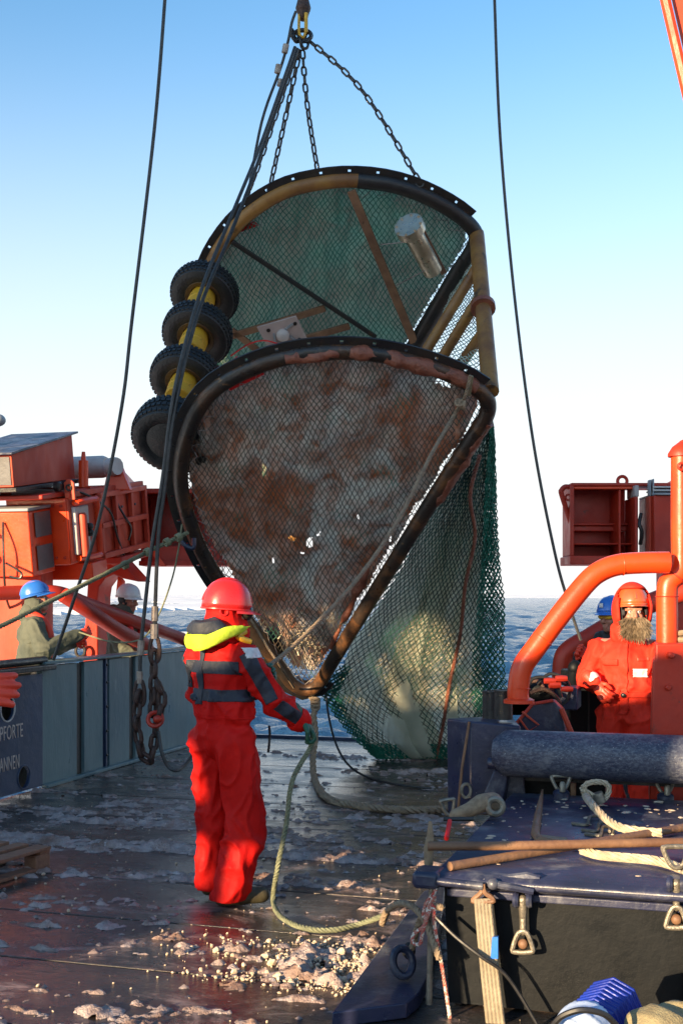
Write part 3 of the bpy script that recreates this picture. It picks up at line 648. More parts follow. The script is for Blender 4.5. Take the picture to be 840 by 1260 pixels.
m = MB(); m.lathe([(.095, 0), (.095, .02), (.075, .03)], axis_mat(at(638, 865, YP), ZD), 16); m.build('foot', M['orange'], pf)
# second pipe behind, toward the rear worker
pf2 = thing('low_pipe_frame', 'low dark orange bent pipe behind the bearded worker', 'pipe frame', at(692, 850, 11.1))
m = MB(); m.tube(smooth([at(691, 850, 11.1), at(692, 815, 11.1), at(700, 800, 11.1), at(725, 785, 11.1), at(760, 764, 11.1), at(800, 742, 11.1), at(860, 722, 11.1)], 6), .092, 14); m.build('tube', M['dred'], pf2)

# orange cabinet in front of the post
ca = thing('steel_cabinet', 'orange red steel cabinet with bolts beside the bearded worker', 'cabinet', at(830, 975, 7.36))
YC = 7.36
def cx(px, py, d=0): return at(px, py, YC+d)
m = MB(); p = [cx(798, 990), cx(870, 990), cx(870, 792), cx(806, 792), cx(806, 812), cx(803, 815)]; m.prism(p, Vector((.1, .42, 0))); m.build('body', M['dred'], ca, bevel=.012)
for px, py, L in ((822, 806, .07), (821, 846, .02)):
    m = MB(); m.lathe([(.02, 0), (.02, L), (.012, L+.008)], axis_mat(cx(px, py, 0), (0, -1, 0)), 6 if L < .05 else 10); m.build('bolt', M['dred'], ca)
# things on the cabinet back: tan coil of rope and dark box
m = MB()
for k in range(4): m.ring(at(838, 783+k*3.4, 7.62), .07, .019, Matrix.Rotation(R(20*k-20), 3, 'X'), 18, 7)
tag(m.build('rope_coil', M['ropet']), 'small tan rope coil lying on the orange cabinet top', 'rope')

# ------------------------------------------------------------------ trawl
K = .8; YL0 = 11.776; YU0 = 14.86
PN = Vector((0, 1, K)).normalized()
def lowp(px, py, off=0):
    Y = YL0/(1 + K*(HY-py)/FPX); return at(px, py, Y) + PN*off
def upp(px, py, off=0):
    Y = YU0/(1 + K*(HY-py)/FPX); return at(px, py, Y) + PN*off
LO = [(599, 492), (585, 477), (550, 459), (500, 443), (450, 434), (400, 433), (350, 440), (305, 455), (265, 478), (240, 510), (225, 555), (223, 600), (236, 650), (260, 700), (303, 762), (346, 823), (361, 842), (377, 849), (392, 841), (410, 812), (470, 715), (530, 618), (580, 540), (598, 511)]
UP = [(583, 284), (560, 262), (520, 240), (480, 227), (440, 222), (400, 224), (350, 236), (305, 264), (275, 298), (256, 335), (240, 390), (235, 450), (245, 510), (280, 585), (335, 648), (357, 660), (377, 644), (440, 542), (510, 425), (565, 332), (583, 302)]
def inside(poly, x, y):
    c = False; n = len(poly); j = n-1
    for i in range(n):
        (xi, yi), (xj, yj) = poly[i], poly[j]
        if (yi > y) != (yj > y) and x < (xj-xi)*(y-yi)/(yj-yi)+xi: c = not c
        j = i
    return c
tr = thing('bottom_trawl', 'wet trawl of two muddy D shaped steel frames with nets hanging from chains', 'trawl', at(410, 600, 11.0))
def p2(poly, fn, off=0, k=6): return smooth([fn(x, y, off) for x, y in poly], k, True)
def dframe(name, poly, fn, mat, r):
    pts = p2(poly, fn); m = MB(); m.tube(pts, r, 12, closed=True)
    o = m.build(name, M[mat], tr)
    cen = sum(pts, Vector())/len(pts)
    # outer flat flange with a row of holes
    m = MB(); P = resample(pts + [pts[0]], .13); n = len(P)-1
    def out(i, w, h=0):
        d = (P[(i+1) % n]-P[i-1]).normalized(); q = d.cross(PN).normalized()
        if q.dot(P[i % n]-cen) < 0: q = -q
        return P[i % n] + q*w + PN*h
    w0, w1 = r*.55, r*.55+.1
    for i in range(n):
        a, b, c, d = out(i, w0), out(i+1, w0), out(i+1, w1), out(i, w1)
        if (out(i, 1)-P[i % n]).x > .74: continue
        ac = [a.lerp(d, .42), b.lerp(c, .42), b.lerp(c, .68), a.lerp(d, .68)]
        if i % 2: m.add([a, b, c, d], [(0, 1, 2, 3)]); continue
        h = [ac[0].lerp(ac[1], .4), ac[0].lerp(ac[1], .6), ac[3].lerp(ac[2], .6), ac[3].lerp(ac[2], .4)]
        m.add([a, b, c, d]+h, [(0, 1, 5, 4), (1, 2, 6, 5), (2, 3, 7, 6), (3, 0, 4, 7)])
    m.build('flange', M['black'], o, solid=.02, smooth=False)
    m = MB(); m.tube([p + PN*.1 for p in pts], r*.5, 8, closed=True); m.build('inner_tube', M['rustpipe'], o)
    return o, pts
fl_, lpts = dframe('lower_frame', LO, lowp, 'frame', .071)
fu_, upts = dframe('upper_frame', UP, upp, 'rustpipe', .07)
# black sleeve over the right half of the upper rim
def sub(poly, i0, i1, fn, off=0): return smooth([fn(*poly[i % len(poly)], off) for i in range(i0, i1+1)], 6)
m = MB(); m.tube(sub(UP, -2, 4, upp), .076, 12); m.build('rim_sleeve', M['black'], fu_)
m = MB(); m.tube(sub(UP, 16, 19, upp), .085, 10); m.build('side_sleeve', M['black'], fu_)
# mud clinging to the top of the lower rim
def mudtube(pts, r, amp, seed):
    m = MB(); P = resample(pts, .025); m.tube(P, r, 14)
    for i, v in enumerate(m.v):
        c = P[min(i//14, len(P)-1)]; t = noise.fractal(v*5 + Vector((seed, 0, 0)), 1, 2, 4)
        m.v[i] = c + (v-c)*(1 + amp*t)
    return m
def shifted(poly, i0, i1, fn, dx, dy, off): return smooth([fn(poly[i][0]+dx, poly[i][1]+dy, off) for i in range(i0, i1+1)], 6)
mudtube(shifted(LO, 1, 6, lowp, 0, -1, -.03), .058, .8, 3).build('mud', M['mud'], fl_, ang=70)
mudtube(shifted(LO, 21, 23, lowp, 2, 6, -.01), .045, .8, 8).build('mud', M['mud'], fl_, ang=70)
mudtube([lowp(455, 690, .02), lowp(430, 750, .02), lowp(405, 800, .02)], .035, .9, 5).build('mud', M['mud'], fl_, ang=70)

# liners and nets
def panel(name, poly, fn, mat, step, off, amp, holes, wr, parent):
    x0 = min(p[0] for p in poly); x1 = max(p[0] for p in poly); y0 = min(p[1] for p in poly); y1 = max(p[1] for p in poly)
    vid = {}; m = MB(); nx = int((x1-x0)/step); ny = int((y1-y0)/step)
    def V(i, j):
        if (i, j) not in vid:
            x = x0+i*step; y = y0+j*step; p = fn(x, y)
            f = noise.fractal(Vector((x*wr[0], y*wr[1], 1)), 1, 2, 4)
            vid[i, j] = len(m.v); m.v.append(fn(x, y, off + amp*f))
        return vid[i, j]
    for j in range(ny):
        for i in range(nx):
            x = x0+(i+.5)*step; y = y0+(j+.5)*step
            if not inside(poly, x, y): continue
            if any(((x-hx)/hw)**2 + ((y-hy)/hh)**2 < 1 + .9*noise.noise(Vector((x*.25, y*.25, 0))) for hx, hy, hw, hh in holes): continue
            m.f.append((V(i, j), V(i+1, j), V(i+1, j+1), V(i, j+1)))
    return m.build(name, M[mat], parent, ang=80)
def insetp(poly, d):
    cx_ = sum(p[0] for p in poly)/len(poly); cy_ = sum(p[1] for p in poly)/len(poly)
    return [(x + (cx_-x)*d, y + (cy_-y)*d) for x, y in poly]
def pxs(pts): return [(CX + p.x/p.y*FPX, HY - (p.z-CZ)/p.y*FPX) for p in pts]
LOP = pxs(lpts); UPP = pxs(upts)
panel('lower_liner', insetp(LOP, .055), lowp, 'liner1', 2.5, .13, .12, [(324, 588, 3, 8), (360, 671, 5, 3.5), (381, 676, 4, 6), (371, 688, 3, 2.5), (392, 667, 2, 3), (335, 700, 2, 4), (545, 480, 8, 3), (440, 640, 2, 4), (480, 668, 1.5, 8)], (.026, .015), tr)
panel('upper_liner', insetp(UPP, .055), upp, 'liner2', 2.6, .16, .09, [], (.035, .008), tr)
def netmesh(P, nu, nv, r, mask=None, jit=0):
    m = MB(); ok = {}; pos = {}
    for i in range(nu+1):
        for j in range(nv+1):
            if (i+j) % 2 == 0:
                p, vis = P(i/nu, j/nv); ok[i, j] = vis
                if jit: p = p + Vector((random.uniform(-jit, jit), random.uniform(-jit, jit), random.uniform(-jit, jit)))
                pos[i, j] = p
    for (i, j), p in pos.items():
        for di in (1, -1):
            q = (i+di, j+1)
            if q in pos and (ok[i, j] or ok[q]) and (ok[i, j] and ok[q] or mask == 'loose'):
                m.tube([p, pos[q]], r, 3, caps=False)
    return m
def dnet(poly, fn, off, dx, dy, r, mat, name, amp=.03):
    x0 = min(p[0] for p in poly); x1 = max(p[0] for p in poly); y0 = min(p[1] for p in poly); y1 = max(p[1] for p in poly)
    def P(u, v):
        x = lerp(x0, x1, u); y = lerp(y0, y1, v)
        xx = x + 5*noise.noise(Vector((x*.022, y*.022, 3))) + 1.4*noise.noise(Vector((x*.11, y*.11, 9))); yy = y + 5*noise.noise(Vector((x*.022, y*.022, 7))) + 1.4*noise.noise(Vector((x*.11, y*.11, 2)))
        return fn(xx, yy, off + amp*noise.noise(Vector((x*.02, y*.02, 5)))), inside(poly, x, y)
    return netmesh(P, int((x1-x0)/dx), int((y1-y0)/dy), r, 'loose', .004).build(name, M[mat], tr, smooth=False, kind='stuff', fix=False)
dnet(insetp(LOP, .045), lowp, .02, 3.15, 5.2, .0042, 'dullnet', 'lower_net')
dnet(insetp(UPP, .045), upp, .03, 3.1, 4.6, .0042, 'greennet', 'upper_net')
# lacing between rim and net
def lacing(pts, cen, name):
    P = resample(pts+[pts[0]], .085); m = MB(); q = []
    for i, p in enumerate(P):
        d = (cen-p).normalized(); q.append(p + d*((.075 if i % 2 else .15) + random.uniform(-.03, .03)) + PN*random.uniform(-.02, .02))
    m.tube(q, .0045, 4)
    return m.build(name, M['whitetwine'], tr)
lc = sum(lpts, Vector())/len(lpts); uc = sum(upts, Vector())/len(upts)
lacing(lpts, lc, 'lacing'); lacing(upts, uc, 'lacing')

# cod end: net bag with cream liner hanging below the right edge
def bag_edge(v):                                   # left and right outline (px) from y=500 to 945
    y = lerp(492, 947, v)
    if y < 850: xl = np.interp(y, [492, 512, 850], [596, 596, 402])
    else: xl = np.interp(y, [850, 880, 910, 935, 947], [398, 415, 440, 468, 500])
    xr = np.interp(y, [492, 620, 760, 900, 947], [603, 607, 611, 613, 600])
    return float(xl), float(xr), y
def bagP(u, v, off=0, fold=1, u0=0, u1=1):
    xl, xr, y = bag_edge(v); uu = lerp(u0, u1, u); x = lerp(xl, xr, uu)
    Yb = lerp(11.2, 12.72, min(1, max(0, (y-492)/380))) 
    Yb += -.28*math.sin(math.pi*uu)*math.sin(math.pi*min(1, v*.9+.1)) + off
    Yb += fold*(.05*noise.noise(Vector((x*.06, y*.006, 1))) + .02*noise.noise(Vector((x*.2, y*.012, 4))))
    # keep it behind the lower frame
    Ymin = YL0/(1 + K*(HY-y)/FPX) + .12
    p = at(x + 4*noise.noise(Vector((x*.03, y*.012, 2)))*fold, y, max(Yb, Ymin)); p.z = max(p.z, .012); return p
def bagnet(name, nu, nv, r, mat, off, u0=0, u1=1, v0=0, v1=1, fold=1):
    return netmesh(lambda u, v: (bagP(u, lerp(v0, v1, v), off, fold, u0, u1), True), nu, nv, r, None, .006).build(name, M[mat], tr, smooth=False, kind='stuff', fix=False)
bagnet('cod_end_net', 54, 96, .005, 'bagnet', 0)
bagnet('cod_end_net', 44, 86, .005, 'greennet', .55)
bagnet('folded_net', 12, 110, .007, 'greennet', -.05, .84, 1.04)
bagnet('folded_net', 12, 100, .007, 'greennet', .12, .86, 1.05)
bagnet('liner_net', 74, 150, .0032, 'ropew', .2, .04, .9, .16, .97)
bagnet('net_edge', 5, 40, .0085, 'greennet', -.04, -.02, .07, .72, 1)
bagnet('net_edge', 5, 36, .0085, 'greennet', .06, -.03, .06, .74, 1)
bagnet('net_hem', 60, 10, .009, 'greennet', -.05, -.03, 1.0, .93, 1)
bagnet('net_hem', 66, 9, .009, 'greennet', .1, -.03, 1.0, .94, 1)
def sheet(name, u0, u1, v0, v1, off, mat, nu=30, nv=50, ph=0):
    m = MB()
    for j in range(nv+1):
        for i in range(nu+1):
            uu = i/nu; vv = j/nv
            xo = .03*noise.noise(Vector((ph, vv*4, 1)))
            p = bagP(uu, lerp(v0, v1, vv), off, 2.2, u0+xo, u1+xo)
            p.y += .045*math.sin(uu*9 + ph + 1.5*math.sin(vv*3+ph)) * (1-.4*vv)
            m.v.append(p)
    m.f = [(j*(nu+1)+i, j*(nu+1)+i+1, (j+1)*(nu+1)+i+1, (j+1)*(nu+1)+i) for j in range(nv) for i in range(nu)]
    return m.build(name, M[mat], tr, ang=80)
sheet('liner_sheet', .02, .6, .2, .975, .34, 'liner3', ph=1)
sheet('liner_sheet', .34, .74, .1, .98, .22, 'liner3', ph=3)
sheet('liner_sheet', .66, .9, .1, .97, .3, 'liner3', 16, 50, ph=6)
# braided cord down the bag
def bag_line(pts, off): 
    out = []
    for x, y in pts:
        v = (y-492)/455; xl, xr, _ = bag_edge(v); out.append(bagP((x-xl)/(xr-xl), v, off, 0))
    return out
m = MB(); m.strands(smooth(bag_line([(590, 560), (578, 610), (584, 660), (572, 720), (566, 780), (553, 840), (545, 890), (536, 935)], -.12), 6), .02, 3, .1); m.build('cod_line', M['mud'], tr)

# right hand side post, struts
def tubep(name, a, b, r, mat, par=tr, n=12): 
    m = MB(); m.tube([a, b], r, n); return m.build(name, M[mat], par)
ca_, cb_ = lowp(603, 482), upp(586, 288)
tubep('side_post', ca_, cb_, .075, 'rustpipe')
m = MB(); m.lathe([(.07, -.03), (.115, -.028), (.115, .028), (.07, .03)], axis_mat(lerp(ca_, cb_, .5), cb_-ca_), 18); pfl = m.build('post_flange', M['mud'], tr)
for f, q in ((.79, (520, 438)), (.59, (540, 446)), (.36, (561, 456))):
    p = lerp(ca_, cb_, f); Yq = 12.2; tubep('cross_tube', p, at(q[0], q[1], 11.75), .052, 'rustpipe')
m = MB(); m.box(lerp(upp(432, 232), upp(509, 418), .5) - PN*.06, (.085, .03, (upp(509, 418)-upp(432, 232)).length), axis_mat((0, 0, 0), upp(509, 418)-upp(432, 232), PN).to_3x3()); m.build('brace_bar', M['rustbar'], tr, bevel=.004)
m = MB(); m.box(lerp(upp(286, 295), upp(462, 412), .5) - PN*.05, (.04, .04, (upp(286, 295)-upp(462, 412)).length), axis_mat((0, 0, 0), upp(462, 412)-upp(286, 295), PN).to_3x3()); m.build('brace_bar', M['black'], tr, bevel=.004)
for a, b in (((280, 414), (400, 378)), ((345, 424), (430, 400)), ((285, 405), (330, 440))):
    A_, B_ = upp(*a), upp(*b); m = MB(); m.box(lerp(A_, B_, .5) - PN*.02, (.07, .03, (B_-A_).length), axis_mat((0, 0, 0), B_-A_, PN).to_3x3()); m.build('rear_bar', M['rustbar'], tr, bevel=.004)
def sideP(u, v):
    a, b = lerp(ca_, cb_, .08 + .86*v), lerp(at(522, 436, 11.9), upp(572, 318), v)
    return lerp(a, b, u) + Vector((0, .25 + .04*noise.noise(Vector((u*4, v*5, 2))), 0)), True
netmesh(sideP, 22, 60, .005, None, .008).build('side_net', M['palenet'], tr, smooth=False, kind='stuff', fix=False)
# second side bar parallel to the straight edge (seen between post and net)
tubep('side_rail', upp(570, 318, -.02), upp(505, 430, -.02), .06, 'black')

# pale sensor plate
A4 = [at(316, 403, 12.0), at(364, 389, 11.95), at(379, 420, 12.15), at(333, 434, 12.2)]
m = MB(); m.prism(A4, PN*.02); sp = m.build('sensor_plate', M['plate'], tr, bevel=.003)
pcen = sum(A4, Vector())/4; px_ = (A4[1]-A4[0]).normalized(); py_ = PN.cross(px_)
m = MB(); m.lathe([(.065, 0), (.065, .03), (.04, .05), (.02, .055)], axis_mat(pcen, -PN), 14); m.build('sensor_head', M['lgrey'], sp)
for a, b in ((-.14, .09), (.14, .1), (-.12, -.09), (.15, -.08), (0, .11)):
    m = MB(); m.lathe([(.02, 0), (.02, .015)], axis_mat(pcen + px_*a + py_*b, -PN), 8); m.build('bolt', M['black'], sp)
for a, b, c, d in ((-.1, .08, -.08, -.04), (.1, .09, .06, .03), (.04, -.05, .13, -.09)):
    m = MB(); m.box(pcen + px_*(a+c)/2 + py_*(b+d)/2 - PN*.012, (.02, .024, Vector((c-a, d-b)).length), axis_mat((0, 0, 0), px_*(c-a)+py_*(d-b), PN).to_3x3()); m.build('bracket', M['grey'], sp)
m = MB(); m.tube(smooth([at(284, 438, 11.95), at(305, 424, 11.9), at(325, 419, 11.9), at(345, 424, 11.95)], 5), .008, 5); m.build('red_cable', M['redcloth'], sp)

# stainless camera cylinder
c0, c1 = at(505, 282, 11.45), at(532, 333, 11.9); ax = (c1-c0).normalized()
m = MB(); m.lathe([(.095, 0), (.095, (c1-c0).length), (.08, (c1-c0).length+.01)], axis_mat(c0, ax), 20); cc = m.build('camera_housing', M['steelcyl'], tr)
m = MB(); m.lathe([(.105, -.06), (.14, -.06), (.14, .03), (.095, .035)], axis_mat(c0, ax), 22); m.build('front_flange', M['steelcyl'], cc)
m = MB(); m.lathe([(.001, -.055), (.105, -.05)], axis_mat(c0, ax), 22); m.build('lens_port', M['glass'], cc)
for k in range(8):
    m = MB(); a = k*.785; Mx = axis_mat(c0, ax); m.lathe([(.012, -.075), (.012, -.06)], Mx @ Matrix.Translation((.122*math.cos(a), .122*math.sin(a), 0)), 6); m.build('bolt', M['steelcyl'], cc)
m = MB(); m.box(lerp(c0, c1, .55) + Vector((.1, .06, .02)), (.06, .03, (c1-c0).length*1.05), axis_mat((0, 0, 0), ax, PN).to_3x3()); m.build('bracket', M['rustbar'], cc, bevel=.003)
for a, b in (((468, 297), (498, 298)), ((487, 347), (522, 333))):
    m = MB(); m.tube([upp(*a, -.08), at(b[0], b[1], 11.7)], .006, 5); m.build('tie_wire', M['whitetwine'], cc)

# tyres on their axle
TA = (at(252, 352, 11.9) - at(206, 520, 10.95)).normalized()
TAX = Vector((.16, .70, .70)).normalized()
cens = [at(252, 362, 11.9), at(243, 411, 11.62), at(229, 466, 11.33), at(213, 535, 11.0)]
tyre_me = None
def tyre_prof(): return [(.17, -.075), (.22, -.1), (.27, -.105), (.305, -.095), (.325, -.06), (.33, 0), (.325, .06), (.305, .095), (.27, .105), (.22, .1), (.17, .075)]
m = MB(); m.lathe(tyre_prof(), Matrix.Identity(4), 36, closed=True)
for row, h in ((0, -.066), (1, -.022), (2, .022), (3, .066)):
    for k in range(44):
        a = 2*math.pi*(k + .5*(row % 2))/44; rr = .329 if abs(h) < .05 else .318
        Mx = Matrix.Rotation(a, 4, 'Z') @ Matrix.Translation((rr, 0, h)); m.box(Mx.translation, (.02, .03, .03), Mx.to_3x3())
tyre_me = m.mesh('tyre'); tyre_me.polygons.foreach_set('use_smooth', [True]*len(tyre_me.polygons)); tyre_me.set_sharp_from_angle(angle=R(40)); tyre_me.materials.append(M['rubber'])
def lm(name, prof, mat, n=20):
    m = MB(); m.lathe(prof, Matrix.Identity(4), n); me = m.mesh(name); me.polygons.foreach_set('use_smooth', [True]*len(me.polygons)); me.set_sharp_from_angle(angle=R(35)); me.materials.append(M[mat]); return me
rim_me = lm('rim', [(.05, -.03), (.12, -.035), (.135, -.07), (.175, -.085), (.185, -.075), (.17, -.05), (.17, .05), (.185, .075), (.175, .085), (.135, .06), (.05, .03)], 'rim', 24)
hub_me = lm('spacer', [(.11, -.31), (.122, -.3), (.122, -.2), (.128, -.195), (.128, -.1), (.122, -.095), (.122, .0), (.05, .02)], 'yellow', 18)
slick_me = lm('cover_plate', [(.02, -.1), (.14, -.1), (.2, -.085), (.22, -.06), (.22, .06), (.2, .08), (.02, .09)], 'rubber', 30)
for i, c in enumerate(cens):
    o = bpy.data.objects.new('tyre', tyre_me); C.objects.link(o); o.parent = tr
    if i == 3: o['label'] = 'lowest black tyre closed by a dark cover plate'; o.scale = (1.1, 1.1, 1.35)
    Mx = axis_mat(c - tr.location, TAX); o.location = Mx.translation; o.rotation_euler = Mx.to_euler()
    if True:
        for nm, me in (('rim', rim_me), ('spacer', hub_me)) if i < 3 else (('cover_plate', slick_me),):
            q = bpy.data.objects.new(nm, me); C.objects.link(q); q.parent = o
tubep('axle', cens[3], cens[0] + TA*.9, .04, 'rim')
m = MB(); m.ell(lowp(338, 806, .32), (.22, .2, .22)); m.build('float', M['rubber'], tr)
m = MB()
m.hexa([at(272, 470, 11.2), at(298, 455, 11.2), at(298, 455, 11.3), at(272, 470, 11.3), at(274, 452, 11.3), at(292, 438, 11.3), at(292, 438, 11.4), at(274, 452, 11.4)]); m.build('red_bag', M['redcloth'], tr)
m = MB(); m.hexa([lowp(283, 481, .0), lowp(325, 461, .0), lowp(325, 461, .02), lowp(283, 481, .02), lowp(279, 474, .0), lowp(322, 455, .0), lowp(322, 455, .02), lowp(279, 474, .02)]); m.build('red_strip', M['redcloth'], tr)
m = MB(); m.hexa([upp(296, 288, .05), upp(318, 280, .05), upp(318, 280, .07), upp(296, 288, .07), upp(299, 279, .05), upp(312, 275, .05), upp(312, 275, .07), upp(299, 279, .07)]); m.build('red_strip', M['redcloth'], tr)
# pad eyes where the chains hold
for q in ((516, 220), (392, 215), (330, 236), (281, 286)):
    m = MB(); m.ring(upp(q[0], q[1]+6, 0), .035, .014, Matrix.Rotation(R(90), 3, 'X'), 14, 6); m.build('pad_eye', M['black'], fu_)
# clump of flakes: lit twine heap in the apex
m = MB()
rng = random.Random(2)
for k in range(240):
    x = 388 + rng.gauss(0, 20); y = 792 + rng.gauss(0, 18) 
    if not inside(insetp(LOP, .1), x, y): continue
    p = lowp(x, y, .08 + rng.random()*.03); d = Vector((rng.gauss(0, 1), rng.gauss(0, .4), rng.gauss(0, 1)))*.03
    m.tube([p, p + d, p + d*1.6 + Vector((0, 0, -.02))], .006, 3, caps=False)
m.build('tangled_twine', M['ropew'], tr, kind='stuff', fix=False)

# ------------------------------------------------------------------ chains, hook, wires
def link_mesh_data(L, Wd, r, mat, name='chain_link'):
    pts = []; h = (L-Wd)/2; R_ = Wd/2 - r
    for k in range(5): a = math.pi*k/4; pts.append(Vector((R_*math.cos(a), 0, h + R_*math.sin(a))))
    for k in range(5): a = math.pi + math.pi*k/4; pts.append(Vector((R_*math.cos(a), 0, -h + R_*math.sin(a))))
    m = MB(); m.tube(pts, r, 6, closed=True); me = m.mesh(name); me.polygons.foreach_set('use_smooth', [True]*len(me.polygons)); me.materials.append(M[mat]); return me
def chain(name, label, pts, me, pitch, group, twist=0):
    P = resample([Vector(p) for p in pts], pitch); t = thing(name, label, 'chain', P[0], 0, group)
    for i in range(len(P)-1):
        d = (P[i+1]-P[i]); o = bpy.data.objects.new('chain_link', me); C.objects.link(o); o.parent = t
        q = d.to_track_quat('Z', 'Y').to_matrix() @ Matrix.Rotation(twist + (math.pi/2)*(i % 2), 3, 'Z')
        o.location = (P[i]+P[i+1])/2 - P[0]; o.rotation_euler = q.to_euler()
    return t
YR = 11.85
lk = link_mesh_data(.118, .062, .0105, 'chain')
RG = at(371, 50, YR)
sl = 'sling chains holding the trawl'
chain('sling_chain', 'long steel sling chain running to the right end of the upper frame', smooth([at(380, 50, YR), at(446, 112, YR-.1), upp(516, 224)], 6), lk, .09, sl, .5)
chain('sling_chain', 'short steel sling chain dropping straight onto the frame top', smooth([at(372, 62, YR), at(378, 130, YR-.1), upp(392, 219)], 6), lk, .09, sl, .2)
chain('sling_chain', 'steel sling chain second from the left under the hook', smooth([at(369, 62, YR), at(350, 150, YR-.05), upp(330, 240)], 6), lk, .09, sl, .7)
chain('sling_chain', 'leftmost steel sling chain beside the slack wire ropes', smooth([at(366, 62, YR), at(333, 160, YR), at(308, 230, YR), upp(281, 289)], 6), lk, .09, sl, .3)
hk = thing('crane_hook', 'dark crane hook with yellow shackle at the top of the chains', 'hook', at(372, 20, YR))
m = MB(); m.chain([at(373, -60, YR), at(373, -5, YR), at(373, 10, YR), at(373, 20, YR)], [.03, .045, .075, .05]); m.build('swivel', M['rchain'], hk)
m = MB(); m.tube([at(373, -400, YR), at(373, -50, YR)], .016, 8); m.build('hoist_wire', M['wire'], hk)
m = MB(); m.tube([at(376.5, 16, YR-.05), at(376.5, 40, YR-.05)], .018, 8); m.tube(smooth([at(376.5, 38, YR-.05), at(373, 46, YR-.05), at(368, 40, YR-.05), at(368, 18, YR-.02)], 4), .014, 8); m.build('shackle', M['gold'], hk)
m = MB(); m.ring(at(372, 44, YR), .085, .022, Matrix.Rotation(R(70), 3, 'X'), 20, 8, 1, .8); m.build('master_ring', M['black'], hk)
for dx, dy, a in ((-8, 46, 30), (7, 46, -30), (-2, 52, 80), (3, 54, 10), (-12, 42, 60)):
    m = MB(); m.ring(at(372+dx, dy, YR-.04), .04, .014, Matrix.Rotation(R(a), 3, 'Z') @ Matrix.Rotation(R(80), 3, 'X'), 14, 6, .8, 1.3); m.build('joining_link', M['black'], hk)

def wirething(name, label, pts, r, mat='wire', cat='wire rope', k=8, group=None, n=7):
    m = MB(); P = smooth(pts, k); t = m.tube(P, r, n); o = m.build(name, M[mat]); return tag(o, label, cat, group)
def wire_root(name, label, pts, r, cat='wire rope'):
    t = thing(name, label, cat, pts[-1]); m = MB(); m.tube(smooth(pts, 8), r, 7); m.build('wire', M['wire'], t); return t
wirething('wire_rope', 'dark slack wire falling from the top left down to the bulwark', [at(205, -40, 10.8), at(203, 0, 10.8), at(190, 160, 10.8), at(163, 390, 10.8), at(150, 500, 10.8), at(122, 640, 10.9), at(92, 735, 11), at(66, 812, 11.1)], .016)
wirething('wire_rope', 'thin dark wire falling from the top right toward the rear worker', [at(607, -40, 9.8), at(608, 0, 9.8), at(615, 170, 9.8), at(632, 360, 9.8), at(655, 540, 9.8), at(682, 680, 9.8), at(700, 745, 9.8), at(714, 788, 9.8)], .0125)
t = wire_root('wire_sling', 'slack wire rope sling hanging left of the heavy rusty chain', [at(363, 58, 11.7), at(352, 90, 11.6), at(320, 180, 11.4), at(285, 265, 11.0), at(245, 365, 10.6), at(215, 480, 10.4), at(200, 590, 10.4), at(186, 680, 10.4), at(174, 790, 10.4)], .017)
def sockets(t, ps):
    for (a, b, r) in ps:
        m = MB(); m.tube([a, b], r, 8); m.build('socket', M['socket'], t)
sockets(t, [(at(174.2, 788, 10.4), at(172.8, 806, 10.4), .03), (at(172, 826, 10.4), at(172, 841, 10.4), .026)])
m = MB(); m.tube([at(172.8, 800, 10.4), at(172, 835, 10.4)], .017, 7); m.build('tail', M['wire'], t)
t = wire_root('wire_sling', 'second slack wire sling ending in the thick shackled rusty chain', [at(366, 60, 11.75), at(345, 120, 11.6), at(312, 215, 11.4), at(282, 292, 11.0), at(244, 385, 10.6), at(216, 500, 10.4), at(203, 600, 10.4), at(195, 660, 10.4), at(191, 750, 10.4)], .017)
sockets(t, [(at(191, 746, 10.4), at(190.5, 764, 10.4), .03), (at(190.3, 768, 10.4), at(190, 786, 10.4), .035)])
m = MB(); m.tube([at(191, 760, 10.4), at(190, 784, 10.4)], .02, 7); m.build('tail', M['wire'], t)
for (p, lab, ps) in (((364, 60), 'upper left short wire strop beside the hook', [(356, 60, 352, 72), (352, 76, 348, 100)]),):
    t = thing('wire_strop', lab, 'wire rope', at(360, 60, 11.7)); m = MB(); m.tube(smooth([at(364, 14, 11.7), at(359, 28, 11.7), at(355, 48, 11.7), at(350, 68, 11.7), at(343, 90, 11.7), at(322, 150, 11.6), at(305, 240, 11.5)], 6), .014, 7); m.build('wire', M['wire'], t)
    sockets(t, [(at(352, 55, 11.69), at(350, 65, 11.69), .03), (at(343, 80, 11.69), at(341, 90, 11.69), .03), (at(346, 98, 11.69), at(344, 106, 11.69), .03)])
# heavy rusty chains
lkh = link_mesh_data(.162, .1, .0215, 'rchain')
gh = 'heavy rusty chains hanging by the bulwark'
chain('rusty_chain', 'slim rusty chain loop hanging left of the thicker chain', smooth([at(172, 850, 10.4), at(168, 880, 10.4), at(170, 905, 10.4), at(176, 932, 10.4), at(184, 938, 10.4), at(190, 915, 10.4), at(193, 880, 10.4)], 6), lkh, .112, gh, .4)
chain('rusty_chain', 'thick rusty chain hanging by the bulwark', smooth([at(190, 800, 10.4), at(189, 840, 10.4), at(188, 885, 10.4)], 6), lkh, .112, gh, .9)
chain('rusty_chain', 'short doubled piece of rusty chain beside the thick chain', smooth([at(193, 838, 10.35), at(199, 850, 10.35), at(199, 870, 10.35), at(193, 900, 10.35)], 6), lkh, .112, gh, .2)
for px, py, s in ((172, 851, 1), (190.5, 797, 1.1)):
    m = MB(); pts = smooth([at(px-3, py-12, 10.4), at(px-6, py+2, 10.4), at(px-5, py+14, 10.4), at(px, py+18, 10.4), at(px+5, py+14, 10.4), at(px+6, py+2, 10.4), at(px+3, py-12, 10.4)], 4, True); m.tube(pts, .018, 7, closed=True)
    tag(m.build('shackle', M['rchain']), 'rusty pear link under the left wire sling' if px < 180 else 'rusty pear link under the right wire sling', 'shackle')
